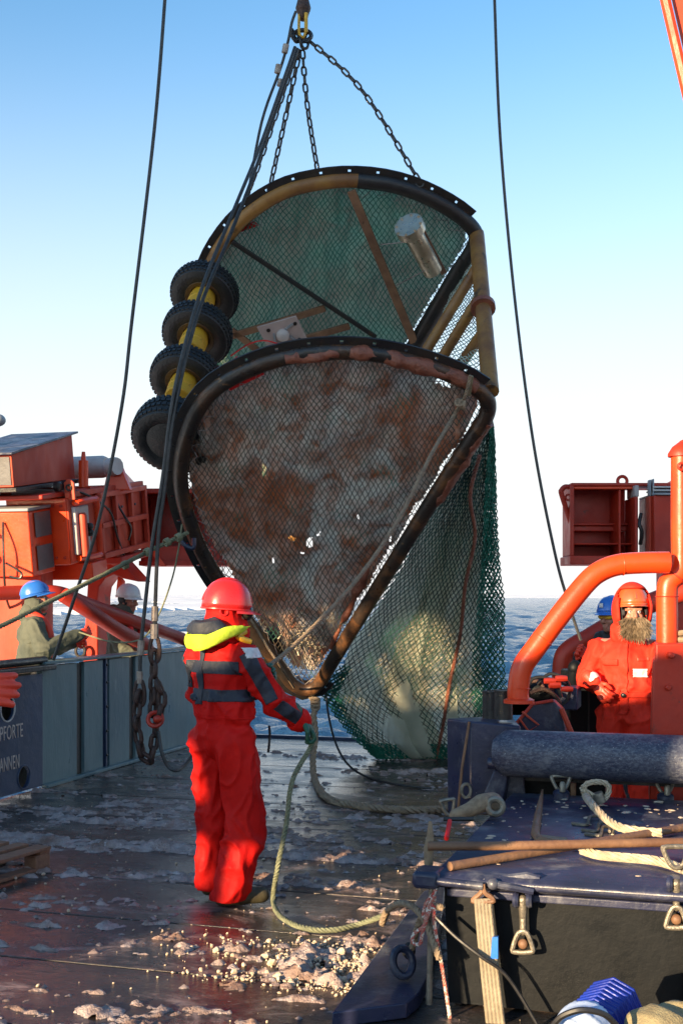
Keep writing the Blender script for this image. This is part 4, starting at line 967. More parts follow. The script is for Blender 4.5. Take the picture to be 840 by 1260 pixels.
m = MB(); m.ring(at(191, 885, 10.33), .06, .02, Matrix.Rotation(R(70), 3, 'X'), 14, 7); m.ell(at(194, 885, 10.3), (.04, .03, .035)); tag(m.build('red_shackle', M['dred']), 'red painted shackle joining the thick rusty chain', 'shackle')
wirething('cable', 'stiff dark cable curving from the chain down onto the deck', [at(195, 900, 10.35), at(199, 925, 10.3), at(207, 943, 10.3), at(218, 948, 10.3), at(229, 940, 10.5), at(240, 925, 10.7)], .016)

# ropes
def rope(name, label, pts, r, mat, cat='rope', ns=3, pitch=.09, k=10, group=None):
    m = MB(); m.strands(smooth(pts, k), r, ns, pitch, 5); return tag(m.build(name, M[mat], fix=False), label, cat, group)
rope('guy_rope', 'knotted grey green rope stretched from the left edge to the trawl', [at(-40, 786, 9.3), at(0, 771, 9.5), at(60, 741, 9.9), at(130, 706, 10.5), at(180, 680, 11), at(205, 668, 11.1), at(232, 655, 11.15)], .021, 'ropeg')
m = MB()
for px, py in ((180, 680), (204, 668), (218, 662), (152, 696)):
    m2 = MB(); 
    for k in range(4): m2.ring(at(px+k*1.3, py-k*.6, 10.95), .03, .011, axis_mat((0, 0, 0), (at(232, 655, 11)-at(130, 706, 10.6))).to_3x3(), 12, 5)
    tag(m2.build('rope_knot', M['ropeg']), {180: 'bulky knot on the guy rope left of the two slack wires', 204: 'middle knot on the guy rope right of the slack wires', 218: 'last knot on the guy rope next to the trawl frame', 152: 'small yellow green hitch on the guy rope above the white helmet'}[px], 'knot', 'knots on the guy rope')
wirething('thin_line', 'thin cord hanging in a curve from the guy rope to the rail', [at(224, 645, 11), at(219, 680, 11), at(211, 715, 11.1), at(196, 755, 11.2), at(176, 785, 11.3), at(140, 790, 11.6), at(98, 778, 11.9)], .008, 'ropeg', 'line')
m = MB(); m.tube(smooth([at(222, 664, 11.1), at(229, 672, 11.1), at(238, 674, 11.1), at(239, 662, 11.1)], 4), .022, 7); tag(m.build('blue_hook', M['navy']), 'small blue grey snap hook on the guy rope end', 'hook')
rope('tag_line', 'pale rope running across the lower frame to the red worker', [lowp(577, 455, -.1), lowp(570, 478, -.14), lowp(558, 497, -.16), at(530, 560, 9.7), at(490, 640, 9.25), at(440, 712, 8.7), at(390, 767, 8.1), at(352, 803, 7.75), at(326, 823, 7.45)], .0165, 'ropet')
m = MB(); 
for k in range(3): m.ring(lowp(563+k*3, 484+k*1.5, -.16), .032, .015, Matrix.Rotation(R(60+30*k), 3, 'X') @ Matrix.Rotation(R(40*k), 3, 'Y'), 12, 6)
tag(m.build('rope_knot', M['ropet']), 'knot tying the pale rope to the right corner of the frame', 'knot')
m = MB(); m.hexa([lowp(571, 478, -.12), lowp(577, 479, -.12), lowp(577, 479, -.1), lowp(571, 478, -.1), lowp(576, 455, -.1), lowp(581, 457, -.1), lowp(581, 457, -.08), lowp(576, 455, -.08)]); tag(m.build('webbing_loop', M['burlap']), 'short grey webbing loop round the frame rim above the knot', 'strap')
rope('thin_rope', 'thin pale rope from the red worker down to the frame edge', [at(297, 745, 11.2), at(312, 768, 11.3), at(330, 798, 11.4), at(345, 820, 11.5), lowp(362, 838, -.1)], .012, 'ropet', pitch=.06)
AP = lowp(382, 856)
rope('tow_rope', 'thick tan rope hanging from the frame apex and lying across the deck', [AP, at(389, 868, 12.5), at(386, 880, 12.4), at(388, 905, 12.3), at(385, 935, 12.15), at(387, 958, 11.9) , deckpt(396, 976, .03), deckpt(412, 986, .03), deckpt(432, 990, .03), deckpt(470, 995, .03), deckpt(520, 997, .03), deckpt(560, 994, .03), deckpt(600, 990, .03)], .034, 'ropet', pitch=.16)
m = MB()
for k in range(4): m.ring(at(388, 861+k*3, 12.45), .035, .018, Matrix.Rotation(R(25*k-30), 3, 'X'), 12, 6)
tag(m.build('rope_knot', M['ropet']), 'rope knot right under the frame apex', 'knot')
wirething('cable', 'thin black cable trailing from the net down to the deck', [at(401, 855, 12.7), at(404, 880, 12.6), at(412, 912, 12.4), at(425, 937, 12.3), deckpt(445, 953, .02), deckpt(480, 964, .015), deckpt(530, 970, .015)], .0115, 'ropeb', 'cable')

# ------------------------------------------------------------------ people
def remesh(mb, vox, it=2, fac=.5):
    me = bpy.data.meshes.new('tmp'); me.from_pydata([tuple(v) for v in mb.v], [], mb.f); me.update()
    bm = bmesh.new(); bm.from_mesh(me); bmesh.ops.recalc_face_normals(bm, faces=bm.faces); bm.to_mesh(me); bm.free()
    o = bpy.data.objects.new('tmp', me); C.objects.link(o)
    r = o.modifiers.new('r', 'REMESH'); r.mode = 'VOXEL'; r.voxel_size = vox
    s = o.modifiers.new('s', 'SMOOTH'); s.iterations = it; s.factor = fac
    bpy.context.view_layer.update()
    out = bpy.data.meshes.new_from_object(o.evaluated_get(bpy.context.evaluated_depsgraph_get())); bpy.data.objects.remove(o); bpy.data.meshes.remove(me)
    out.polygons.foreach_set('use_smooth', [True]*len(out.polygons)); return out
def wrinkle(me, amp, fn):
    ns = [v.normal.copy() for v in me.vertices]
    for v, n in zip(me.vertices, ns): v.co += n*amp*fn(v.co, n)
    me.update()
def clothfn(seed, folds):
    def f(p, n):
        q = p*1.0 + Vector((seed, 0, 0))
        w_ = Vector((noise.noise(q*3.1), noise.noise(q*3.3 + Vector((9, 0, 0))), noise.noise(q*2.9 + Vector((0, 7, 0)))))*.12; k = q + w_
        rd = lambda v: max(0, 1-abs(noise.noise(v))*4.2)**1.5
        t = .9*noise.noise(Vector((k.x*6, k.y*6, k.z*3.2))) + 1.2*rd(Vector((k.x*5 + k.z*2.5, k.y*5, k.z*3 - k.x*3 + 5))) + .7*rd(Vector((k.x*6 - k.z*3, k.y*6, k.z*5 + k.x*3 + 15))) + .12*noise.noise(k*19) - .5
        for (c, rad, fr) in folds:
            d = (p-c).length
            if d < rad: t += .85*(1-d/rad)**.7*max(-.5, math.sin(p.z*fr*.42 + 8*noise.noise(q*4.5) + p.x*26*math.sin(seed + c.x*40) + p.y*9))*(.5 + noise.noise(q*7))
        if .72 < p.z < 1.12 and abs(p.x) < .2: t += .9*(1-abs(p.z-.98)/.3 if abs(p.z-.98) < .3 else 0)*math.sin(math.atan2(p.x, p.y)*10 + 5*noise.noise(Vector((p.x*5, p.y*5, p.z*3+seed))))*(.6 + noise.noise(q*6))
        return t
    return f
def shell(src, name, mat, parent, planes, off=.006, test=None):
    bm = bmesh.new(); bm.from_mesh(src)
    for co, no in planes:
        bmesh.ops.bisect_plane(bm, geom=bm.verts[:]+bm.edges[:]+bm.faces[:], plane_co=co, plane_no=no, clear_outer=True)
    if test: bmesh.ops.delete(bm, geom=[f for f in bm.faces if not test(f.calc_center_median(), f.normal)], context='FACES')
    bm.normal_update(); ns = [(v, v.normal.copy()) for v in bm.verts]
    for v, n in ns: v.co += n*off
    me = bpy.data.meshes.new(name); bm.to_mesh(me); bm.free(); me.materials.clear()
    o = link_mesh(name, me, mat, parent); md = o.modifiers.new('solid', 'SOLIDIFY'); md.thickness = off; md.offset = -1; return o
def rotv(v, ang): c, s = math.cos(ang), math.sin(ang); return Vector((v[0]*c - v[1]*s, v[0]*s + v[1]*c, v[2]))
BASEJ = dict(shL=(-.2, 0, 1.44), shR=(.2, 0, 1.44), elL=(-.27, -.02, 1.16), elR=(.27, -.02, 1.16), wrL=(-.27, .1, .92), wrR=(.27, .1, .92),
             hipL=(-.1, 0, .93), hipR=(.1, 0, .93), knL=(-.12, .03, .5), knR=(.12, .03, .5), anL=(-.13, -.02, .09), anR=(.13, -.02, .09), head=(0, .03, 1.655))
def person(name, label, loc, rz, J, outfit, head_rot=0, pitch=0, boots='boot', scale=1, group=None, handdir={}, glove='glover', grip=1.1, seed=1, toes=(0, 0), noface=False, nohands=(), wr_amp=.011, legbulk=1.0):
    J = {k: Vector(v) for k, v in {**BASEJ, **J}.items()}
    t = thing(name, label, 'person', loc, rz, group); t.scale = (scale,)*3
    W[t] = W[t] @ Matrix.Scale(scale, 4)
    HM = (Matrix.Rotation(head_rot, 3, 'Z') @ Matrix.Rotation(pitch, 3, 'X')); hp = J['head']
    def H(x, y, z): return hp + HM @ Vector((x, y, z))
    # body: one continuous figure
    b = MB()
    b.ell(H(0, -.012, .03), (.074, .094, .098), HM); b.ell(H(0, .022, -.03), (.062, .075, .085), HM); b.ell(H(0, .05, -.088), (.042, .042, .036), HM)
    b.cap(H(0, .092, .008), H(0, .114, -.03), .011, .017); b.cap(H(-.042, .084, .026), H(.042, .084, .026), .014, .014); b.ell(H(0, .11, -.036), (.021, .012, .012), HM)
    for s in (-1, 1): b.ell(H(s*.036, .068, -.03), (.026, .028, .026), HM); b.ell(H(s*.074, -.008, -.012), (.012, .024, .034), HM)
    b.cap(H(-.02, .086, -.066), H(.02, .086, -.066), .009, .009); b.cap(H(-.016, .085, -.08), H(.016, .085, -.08), .01, .01)
    b.cap((0, 0, 1.45), H(0, -.015, -.06), .062, .058); b.ell((0, 0, 1.32), (.15, .1, .2)); b.ell((0, 0, 1.1), (.13, .1, .17)); b.ell((0, 0, .96), (.14, .105, .13)); b.cap(J['shL']*.85+Vector((0, 0, .2)), J['shR']*.85+Vector((0, 0, .2)), .06, .06)
    for s in 'LR':
        b.cap(J['sh'+s]*.92+Vector((0, 0, .1)), J['el'+s], .05, .038); b.cap(J['el'+s], J['wr'+s], .038, .027); b.cap(J['hip'+s], J['kn'+s], .075, .05); b.cap(J['kn'+s], J['an'+s], .05, .035)
        an = J['an'+s]; b.cap(an, an + rotv((0, .12, -.05), toes[0 if s == 'L' else 1]), .035, .03)
    me = remesh(b, .0075, 2); link_mesh('body', me, M['skin'], t)
    if not noface:
        for s in (-1, 1):
            m = MB(); m.ell(H(s*.031, .079, .004), (.0135, .012, .0115), HM, 10, 7); e = m.build('eye', M['eyew'], t, local=True)
            m = MB(); m.ell(H(s*.031, .0885, .004), (.0062, .004, .0062), HM, 8, 5); m.build('iris', M['pupil'], e, local=True)
    suits = {}
    for (nm, mat, parts, bulk) in outfit:
        b = MB()
        if 'torso' in parts:
            b.ell((0, 0, 1.12), (.196*bulk, .14*bulk, .2)); b.ell((0, .0, 1.31), (.19*bulk, .135*bulk, .19)); b.ell((0, -.005, 1.42), (.2*bulk, .11*bulk, .085)); b.cap((0, -.01, 1.44), (0, .005, 1.53), .085, .082)
        if 'hips' in parts or 'legs' in parts: b.ell((0, -.005, .98), (.168*bulk, .135*bulk, .16))
        if 'skirt' in parts: b.cap((0, 0, 1.05), (0, 0, .9), .15*bulk, .16*bulk)
        for s in 'LR':
            if 'arms' in parts:
                b.cap(J['sh'+s]*.97, J['el'+s], .084*bulk, .07*bulk); b.cap(J['el'+s], lerp(J['el'+s], J['wr'+s], .97), .072*bulk, .053*bulk)
            if 'legs' in parts:
                an = J['an'+s]; b.cap(J['hip'+s], J['kn'+s], .11*bulk*legbulk, .096*bulk*legbulk); b.cap(J['kn'+s], an + Vector((0, 0, -.04)), .098*bulk*legbulk, .088*bulk*legbulk)
        me = remesh(b, .0095, 3)
        folds = []
        for s in 'LR':
            if 'arms' in parts: folds.append((J['el'+s], .17, 105))
            if 'legs' in parts: folds += [(J['kn'+s], .2, 80), (J['an'+s]+Vector((0, 0, .1)), .22, 85)]
        if 'torso' in parts: folds.append((Vector((0, 0, 1.08)), .22, 70))
        wrinkle(me, wr_amp, clothfn(seed*3.7, folds))
        if 'legs' in parts:
            for v in me.vertices: v.co.z = max(v.co.z, .05 + .012*noise.noise(v.co*9))
        suits[nm] = me; link_mesh(nm, me, M[mat], t)
    if boots:
        for i, s in enumerate('LR'):
            an = J['an'+s]; b = MB(); f = lambda x, y, z: an + rotv((x, y, z), toes[i])
            b.cap(f(0, 0, .03), f(0, -.03, -.03), .055, .05); b.cap(f(0, -.03, -.04), f(0, .2, -.045), .048, .047); b.cap(f(0, .02, .0), f(0, .17, -.045), .05, .044)
            me = remesh(b, .009, 2)
            for v in me.vertices: v.co.z = max(v.co.z, .004)
            link_mesh('boot', me, M[boots], t)
    for s in 'LR':
        if s in nohands: continue
        wr = J['wr'+s]; d = handdir.get(s, (None, None))[0]; up = handdir.get(s, (None, None))[1]
        d = Vector(d) if d else (wr - J['el'+s]); d.normalize()
        up = Vector(up) if up else Vector((1 if s == 'R' else -1, .2, .1)); x = up.cross(d); x = x.normalized() if x.length > .01 else d.orthogonal().normalized(); y = d.cross(x)
        hm = Matrix((x, y, d)).transposed()
        def P(a, b_, c): return wr + hm @ Vector((a, b_, c))
        th = (1 if s == 'R' else -1)
        m = MB(); m.cap(P(0, 0, -.07), P(0, 0, .02), .047, .036); m.ell(P(0, 0, .055), (.044, .022, .052), hm)
        gr = handdir.get(s, (0, 0, grip)); gr = gr[2] if len(gr) > 2 else grip
        for i in range(4):
            a0 = -.0365 + .0243*i; L = [.06, .072, .076, .066][i] if th > 0 else [.066, .076, .072, .06][i]
            p = Vector((a0, -.002, .098)); ang = gr*.35; q = [p]
            for sg, fr in enumerate((.45, .32, .27)):
                p = p + Vector((a0*.08, -math.sin(ang)*L*fr*1.15, math.cos(ang)*L*fr*1.15)); q.append(p); ang += gr*.75
            for k in range(3): m.cap(P(*q[k]), P(*q[k+1]), .0148-.0012*k, .0138-.0012*k, 8)
        sx = -1 if th > 0 else 1     # thumb side
        sx = handdir.get(s, (0, 0, 0, sx))[3] if len(handdir.get(s, ())) > 3 else sx
        m.cap(P(sx*.03, -.005, .03), P(sx*.058, -.02, .065), .018, .015, 8); m.cap(P(sx*.058, -.02, .065), P(sx*.055, -.04 - .01*gr, .1), .0145, .0115, 8)
        me = remesh(m, .0052, 1); link_mesh('glove', me, M[glove], t)
    return t, J, H, HM, suits
def helmet(t, H, HM, mat, brim=.06, dz=.045, s=1, hg=.142):
    m = MB(); prof = []
    n = 28; rows = 9; vs = []
    for i in range(rows):
        a = (math.pi/2)*i/(rows-1)
        for k in range(n):
            th = 2*math.pi*k/n; c = max(0, math.cos(a))**.7
            vs.append(H(.118*s*c*math.cos(th), -.005 + .142*s*c*math.sin(th), dz + hg*s*math.sin(a)))
    m.add(vs, [(i*n+k, i*n+(k+1) % n, (i+1)*n+(k+1) % n, (i+1)*n+k) for i in range(rows-1) for k in range(n)])
    o = m.build('helmet', M[mat], t, local=True, solid=.006, ang=60)
    m = MB(); A, B = [], []
    for k in range(17):
        th = R(12 + 156*k/16); w_ = max(0, math.sin((th-R(12))/R(156)*math.pi))**.6
        A.append((.117*s*math.cos(th), -.005+.141*s*math.sin(th))); B.append((.122*s*math.cos(th), -.005 + (.144+brim*w_)*s*math.sin(th)))
    for (x, y), (x2, y2) in zip(A, B): m.v += [H(x, y, dz+.006), H(x2, y2, dz-.014), H(x2, y2, dz-.019), H(x, y, dz-.001)]
    for k in range(16):
        for q in range(4): m.f.append((k*4+q, k*4+(q+1) % 4, (k+1)*4+(q+1) % 4, (k+1)*4+q))
    m.build('brim', M[mat], o, local=True)
    m = MB(); m.tube([H(.121*s*math.cos(2*math.pi*k/28), -.005+.146*s*math.sin(2*math.pi*k/28), dz+.002) for k in range(28)], .006, 6, closed=True); m.build('rim', M[mat], o, local=True)
    m = MB(); m.tube([H(0, -.005+.142*s*math.cos(a), dz+hg*s*math.sin(a)) for a in [R(x) for x in range(15, 166, 10)]], .012*s, 6); m.build('ridge', M[mat], o, local=True)
    return o
def hoodmesh(t, H, HM, mat, rad, c, open_, name='hood', solid=.014):
    m = MB(); m.ell((0, 0, 0), rad, None, 30, 22); vs = m.v
    keep = [f for f in m.f if not open_(sum((vs[i] for i in f), Vector())/len(f))]
    m2 = MB(); m2.v = [H(c[0]+v.x + .006*noise.noise(v*14), c[1]+v.y + .006*noise.noise(v*14+Vector((4, 0, 0))), c[2]+v.z) for v in vs]; m2.f = keep
    return m2.build(name, M[mat], t, local=True, solid=solid, ang=80)
def collar_vest(t, mat, r=.035, name='lifejacket'):
    m = MB(); pts = smooth([(-.12, .15, 1.12), (-.115, .155, 1.25), (-.105, .12, 1.4), (-.09, .03, 1.49), (-.05, -.075, 1.5), (0, -.1, 1.5), (.05, -.075, 1.5), (.09, .03, 1.49), (.105, .12, 1.4), (.115, .155, 1.25), (.12, .15, 1.12)], 5); m.tube(pts, r, 10)
    return m.build(name, M[mat], t, local=True)

# --- worker in the red survival suit
TH1 = R(-40)
loc1 = deckpt(274, 1111, 0); 
t, J, H, HM, S = person('person', 'person in red survival suit and red helmet standing on deck holding a rope', loc1, TH1,
    dict(elR=(.31, .1, 1.17), wrR=(.36, .27, 1.05), elL=(-.28, .1, 1.17), wrL=(-.07, .3, 1.27), anL=(-.14, .06, .1), anR=(.1, -.06, .1), knR=(.14, .06, .5), knL=(-.13, .07, .5), head=(.01, .03, 1.66)),
    [('suit', 'suit', ('torso', 'arms', 'legs'), 1.08)], head_rot=R(-32), pitch=R(-4), glove='gloveg', seed=1, toes=(R(-10), R(-28)), noface=True, scale=1.025, wr_amp=.0165, legbulk=1.06,
    handdir={'R': ((.35, .55, -.75), (.5, .5, .7), 1.2, -1)})
r1 = t; s1 = S['suit']
helmet(t, H, HM, 'helr', .055, .012, 1.02, .17)
m = MB(); m.cap(H(0, -.02, .06), H(0, -.01, -.05), .112, .105); m.cap(H(0, -.0, -.05), (0, .0, 1.47), .1, .105); m.cap(H(0, .05, -.075), H(0, .06, -.12), .075, .08); m.ell(H(0, -.06, -.06), (.1, .07, .09), HM)
me = remesh(m, .009, 2); wrinkle(me, .005, clothfn(9, [(H(0, 0, -.1), .2, 90)])); link_mesh('balaclava', me, M['suit'], t)
m = MB(); m.ell(H(0, .1, .005), (.085, .05, .055), HM); m.build('goggles', M['pupil'], t, local=True)
m = MB(); m.ring(H(.108, -.045, .0), .022, .006, HM @ Matrix.Rotation(R(90), 3, 'Y'), 14, 6); m.build('ear_clip', M['redcloth'], t, local=True)
tor = lambda p, n: abs(p.x) < .235 + .0*p.z and p.z > 1.0
def ban(z0, z1, tl=0): return [(Vector((0, 0, z1)), Vector((0, tl, 1))), (Vector((0, 0, z0)), Vector((0, -tl, -1)))]
shell(s1, 'back_band', M['band'], t, ban(1.315, 1.385), .006, lambda p, n: abs(p.x) < .215)
shell(s1, 'belt', M['band'], t, ban(1.16, 1.225), .007, lambda p, n: abs(p.x) < .22)
shell(s1, 'back_strap', M['band'], t, [(Vector((-.02, 0, 0)), Vector((1, 0, 0))), (Vector((-.062, 0, 0)), Vector((-1, 0, 0))), (Vector((0, 0, 1.14)), Vector((0, 0, -1))), (Vector((0, 0, 1.46)), Vector((0, 0, 1)))], .011, lambda p, n: p.y < -.02)
# stripe along the right sleeve, on its rear outer side
def sleeve(a, b, w0, w1, name):
    a, b = J[a], J[b]; d = (b-a).normalized(); q = d.cross(Vector((.55, -.8, .1))).normalized()
    if q.z < 0: q = -q
    out = q.cross(d).normalized()
    if out.y > 0: out = -out
    return [(a + q*w1, q), (a + q*w0, -q), (a + d*.0, -d), (b, d)], out
pl1, out1 = sleeve('shR', 'elR', -.045, .03, 'u'); shell(s1, 'sleeve_stripe', M['band'], t, pl1, .005, lambda p, n: n.dot(out1) > .1 and p.x > .17)
pl2, out2 = sleeve('elR', 'wrR', -.04, .03, 'u'); shell(s1, 'sleeve_stripe', M['band'], t, pl2, .005, lambda p, n: n.dot(out2) > .05 and p.x > .17)
shell(s1, 'shoulder_patch', M['white'], t, [(Vector((0, 0, 1.46)), Vector((0, 0, 1))), (Vector((0, 0, 1.405)), Vector((0, 0, -1)))], .006, lambda p, n: .2 < p.x < .31 and n.x > .35 and p.y < .045 and p.y > -.07)
shell(s1, 'side_stripe', M['band'], t, ban(1.22, 1.4), .006, lambda p, n: p.x < -.2 and p.y < .06 and n.x < -.2 and n.y < .6)
shell(s1, 'waist_seam', M['suit'], t, ban(1.06, 1.075), .003, lambda p, n: abs(p.x) < .23)
shell(s1, 'cuff', M['suit'], t, [(J['wrR'] - (J['wrR']-J['elR']).normalized()*.035, (J['elR']-J['wrR']).normalized())], .009, lambda p, n: p.x > .2 and p.z > .9)
# hood lying on the back: bright yellow green rim, dark lining
m = MB(); P_ = smooth([(-.175, .03, 1.57), (-.165, -.07, 1.54), (-.11, -.16, 1.505), (-.02, -.195, 1.485), (.07, -.17, 1.5), (.13, -.09, 1.54), (.15, -.0, 1.565), (.13, .08, 1.58)], 6)
P_ = resample(P_, .012); m.tube(P_, .03, 14)
for i, v in enumerate(m.v):
    c = P_[i//14]; f = i//14/len(P_); e = v-c; hgt = 1.45*math.sin(math.pi*min(1, max(.1, f*1.05)))**.5
    e = Vector((e.x*.5, e.y*.5, e.z*hgt)); m.v[i] = c + e + Vector((.01, .01, .014))*noise.noise(v*11) + Vector((.005, .005, .005))*noise.noise(v*28)
m.build('hood_rim', M['hivis'], t, local=True, ang=70)
m = MB(); m.ell((-.03, -.09, 1.56), (.15, .105, .07)); me = remesh(m, .01, 2); wrinkle(me, .012, clothfn(4, [])); link_mesh('hood_lining', me, M['band'], t)
m = MB(); m.tube(smooth([(.13, .05, 1.55), (.135, -.01, 1.52), (.15, .07, 1.49)], 4), .018, 8); m.build('zip_flap', M['yellow'], t, local=True)

hand1 = W[r1] @ (J['wrR'] + Vector((.35, .55, -.75)).normalized()*.1)
Y1 = hand1.y; hx = CX + hand1.x/hand1.y*FPX; hyy = HY - (hand1.z-CZ)/hand1.y*FPX
rope('hand_line', 'long green grey rope hanging from the green glove and curling over the deck', [hand1 + Vector((-.02, .02, .05)), hand1 + Vector((.0, -.0, -.06)), at(360, 960, 7.0), at(352, 1015, 6.95), at(341, 1070, 6.9), deckpt(336, 1105, .05), deckpt(342, 1124, .025), deckpt(360, 1137, .022), deckpt(385, 1144, .022), deckpt(415, 1144, .024), deckpt(445, 1136, .05), at(470, 1127, 6.35), at(478, 1122, 6.3)], .0155, 'ropeg', pitch=.07)
rope('hand_line', 'short loose end of dark cord hanging beside the red worker', [at(331, 893, 7.2), at(332, 905, 7.2), at(330, 926, 7.2)], .008, 'ropeb', pitch=.05)

# --- bearded worker
TH2 = math.atan2(.42, -.9); 
def face_rz(dx, dy): return math.atan2(-dx, dy)
t, J, H, HM, S = person('person', 'bearded person in orange red hooded suit standing behind the navy roller', Vector((at(771, 0, 9.0).x, 9.0, -.05)), face_rz(-.38, -.92),
    dict(elR=(.3, -.03, 1.19), wrR=(.2, .2, 1.17), elL=(-.27, -.02, 1.17), head=(-.045, .05, 1.665), wrL=(-.26, .08, .94)),
    [('suit', 'suito', ('torso', 'arms', 'legs'), 1.1)], head_rot=R(20), pitch=R(5), scale=1.03, wr_amp=.015, seed=2, grip=.9,
    handdir={'R': ((-.6, .35, -.6), (.5, .8, .3), .8, 1)})
bd = t
helmet(t, H, HM, 'helo', .035, .058, .95)
hoodmesh(t, H, HM, 'suito', (.137, .17, .195), (0, -.01, .025), lambda v: v.y > .035 and abs(v.x) < .105 - .0*v.z and -.13 < v.z < .15)
m = MB(); ring_ = smooth([H(.112*math.cos(a), .075 - .05*abs(math.cos(a))*1.2, .035 + .135*math.sin(a)) for a in [2*math.pi*k/16 for k in range(16)]], 3, True); m.tube(ring_, .017, 8, closed=True); m.build('hood_edge', M['suito'], t, local=True)
hoodmesh(t, H, HM, 'dark', (.108, .13, .14), (0, -.005, .0), lambda v: v.y > .035 and abs(v.x) < .078 and -.11 < v.z < .2, 'balaclava', .008)
m = MB(); m.chain([(0, -.03, 1.5), (.0, .02, 1.52), H(0, -.02, -.1)], [.13, .125, .11]); me = remesh(m, .01, 2); wrinkle(me, .006, clothfn(5, [])); link_mesh('collar', me, M['suito'], t)
m = MB(); rng = random.Random(3)
m.ell(H(0, .062, -.095), (.066, .045, .05), HM); m.ell(H(0, .08, -.14), (.055, .035, .05), HM)
for k in range(1300):
    a = rng.uniform(-1.35, 1.35); zz = rng.uniform(-.13, -.035); x0 = .07*math.sin(a); y0 = .055 + .058*math.cos(a)
    L = rng.uniform(.05, .12)*(1-.3*abs(a)); p = Vector((x0, y0, zz)); q = [p]
    sp_ = rng.gauss(0, .3) + .5*noise.noise(Vector((a*2, zz*30, 1)))
    for s_ in range(1, 4): q.append(p + Vector((x0*.12*s_ + sp_*.02*s_, .012*s_ + rng.gauss(0, .004), -L*s_/3)))
    m.tube([H(*v) for v in q], [.0024, .0026, .0022, .0008], 3)
for k in range(70):
    s_ = rng.choice((-1, 1)); x0 = rng.uniform(.002, .04)*s_; m.tube([H(x0, .108 - abs(x0)*.3, -.05), H(x0*1.5, .112 - abs(x0)*.35, -.065), H(x0*1.9, .1 - abs(x0)*.35, -.095)], [.0045, .004, .0015], 3)
m.build('beard', M['beard'], t, local=True, smooth=False, fix=False)
sb = S['suit']
shell(sb, 'name_patch', M['white'], t, [(Vector((0, 0, 1.275)), Vector((0, 0, 1))), (Vector((0, 0, 1.215)), Vector((0, 0, -1)))], .006, lambda p, n: -.155 < p.x < -.06 and n.y > .3)
shell(sb, 'chest_patch', M['dred'], t, [(Vector((0, 0, 1.355)), Vector((0, 0, 1))), (Vector((0, 0, 1.33)), Vector((0, 0, -1)))], .006, lambda p, n: -.165 < p.x < -.085 and n.y > .3)
shell(sb, 'pocket_flap', M['suito'], t, [(Vector((0, 0, 1.34)), Vector((0, 0, 1))), (Vector((0, 0, 1.3)), Vector((0, 0, -1)))], .012, lambda p, n: .04 < p.x < .15 and n.y > .3)
shell(sb, 'zip_cover', M['suito'], t, [(Vector((.025, 0, 0)), Vector((1, 0, 0))), (Vector((-.025, 0, 0)), Vector((-1, 0, 0))), (Vector((0, 0, .95)), Vector((0, 0, -1))), (Vector((0, 0, 1.45)), Vector((0, 0, 1)))], .012, lambda p, n: p.y > 0)
shell(sb, 'waist_belt', M['suito'], t, ban(1.075, 1.11), .012, lambda p, n: abs(p.x) < .22)
m = MB(); m.ell((0, .165, 1.09), (.02, .012, .018)); m.build('buckle', M['black'], t, local=True)
wv = J['wrR']; m = MB(); m.cap(wv + Vector((.0, -.01, .01)), wv + Vector((.012, -.025, .03)), .05, .052); m.build('cuff', M['white'], t, local=True)

# --- rear worker with blue helmet and yellow glasses
t, J, H, HM, S = person('person', 'person in blue helmet and sunglasses leaning behind the bearded worker', Vector((at(760, 0, 10.6).x, 10.6, .0)), face_rz(-.8, -.45),
    dict(elR=(.27, .16, 1.14), wrR=(.12, .34, 1.27), elL=(-.26, .12, 1.13), wrL=(-.06, .3, 1.26), head=(0, .08, 1.6)), [('jacket', 'dark', ('torso', 'arms', 'skirt'), 1.1), ('trousers', 'dark', ('legs',), 1)], head_rot=R(12), seed=3, grip=.6)
helmet(t, H, HM, 'helb', .05, .045)
m = MB(); m.box(H(.0, .142, .11), (.035, .012, .04), HM); m.build('badge', M['white'], t, local=True, bevel=.003)
m = MB(); m.chain([H(-.07, .07, .01), H(-.035, .1, .008), H(0, .105, .01), H(.035, .1, .008), H(.07, .07, .01)], [.015, .02, .01, .02, .015]); m.build('sunglasses', M['yellow'], t, local=True)
m = MB(); m.chain([(0, -.02, 1.47), (0, .02, 1.53)], [.125, .12]); m.build('collar', M['dark'], t, local=True)

# --- left worker: blue helmet, olive parka, looking up
t, J, H, HM, S = person('person', 'person in blue helmet and sunlit olive parka looking up behind the bulwark', Vector((at(42, 0, 12.0).x, 12.0, .1)), face_rz(.93, .3),
    dict(elR=(.3, .07, 1.17), wrR=(.17, .42, 1.31), elL=(-.24, .14, 1.15), wrL=(-.06, .4, 1.22), head=(0, .03, 1.65)), [('parka', 'olive', ('torso', 'arms', 'skirt'), 1.16), ('trousers', 'dark', ('legs',), 1.05)], head_rot=R(-12), pitch=R(14), seed=4, grip=1.2)
helmet(t, H, HM, 'helb', .055, .045)
hoodmesh(t, H, HM, 'olive', (.1, .115, .14), (0, -.012, -.04), lambda v: v.y > -.01 and abs(v.x) < .092 and v.z > -.1, 'balaclava', .01)
m = MB(); m.cap((0, -.05, 1.5), (0, -.03, 1.55), .1, .09); m.build('hood', M['olive'], t, local=True)
collar_vest(t, 'glover', .04); shell(S['parka'], 'waist_band', M['dark'], t, ban(.86, 1.07), .006)
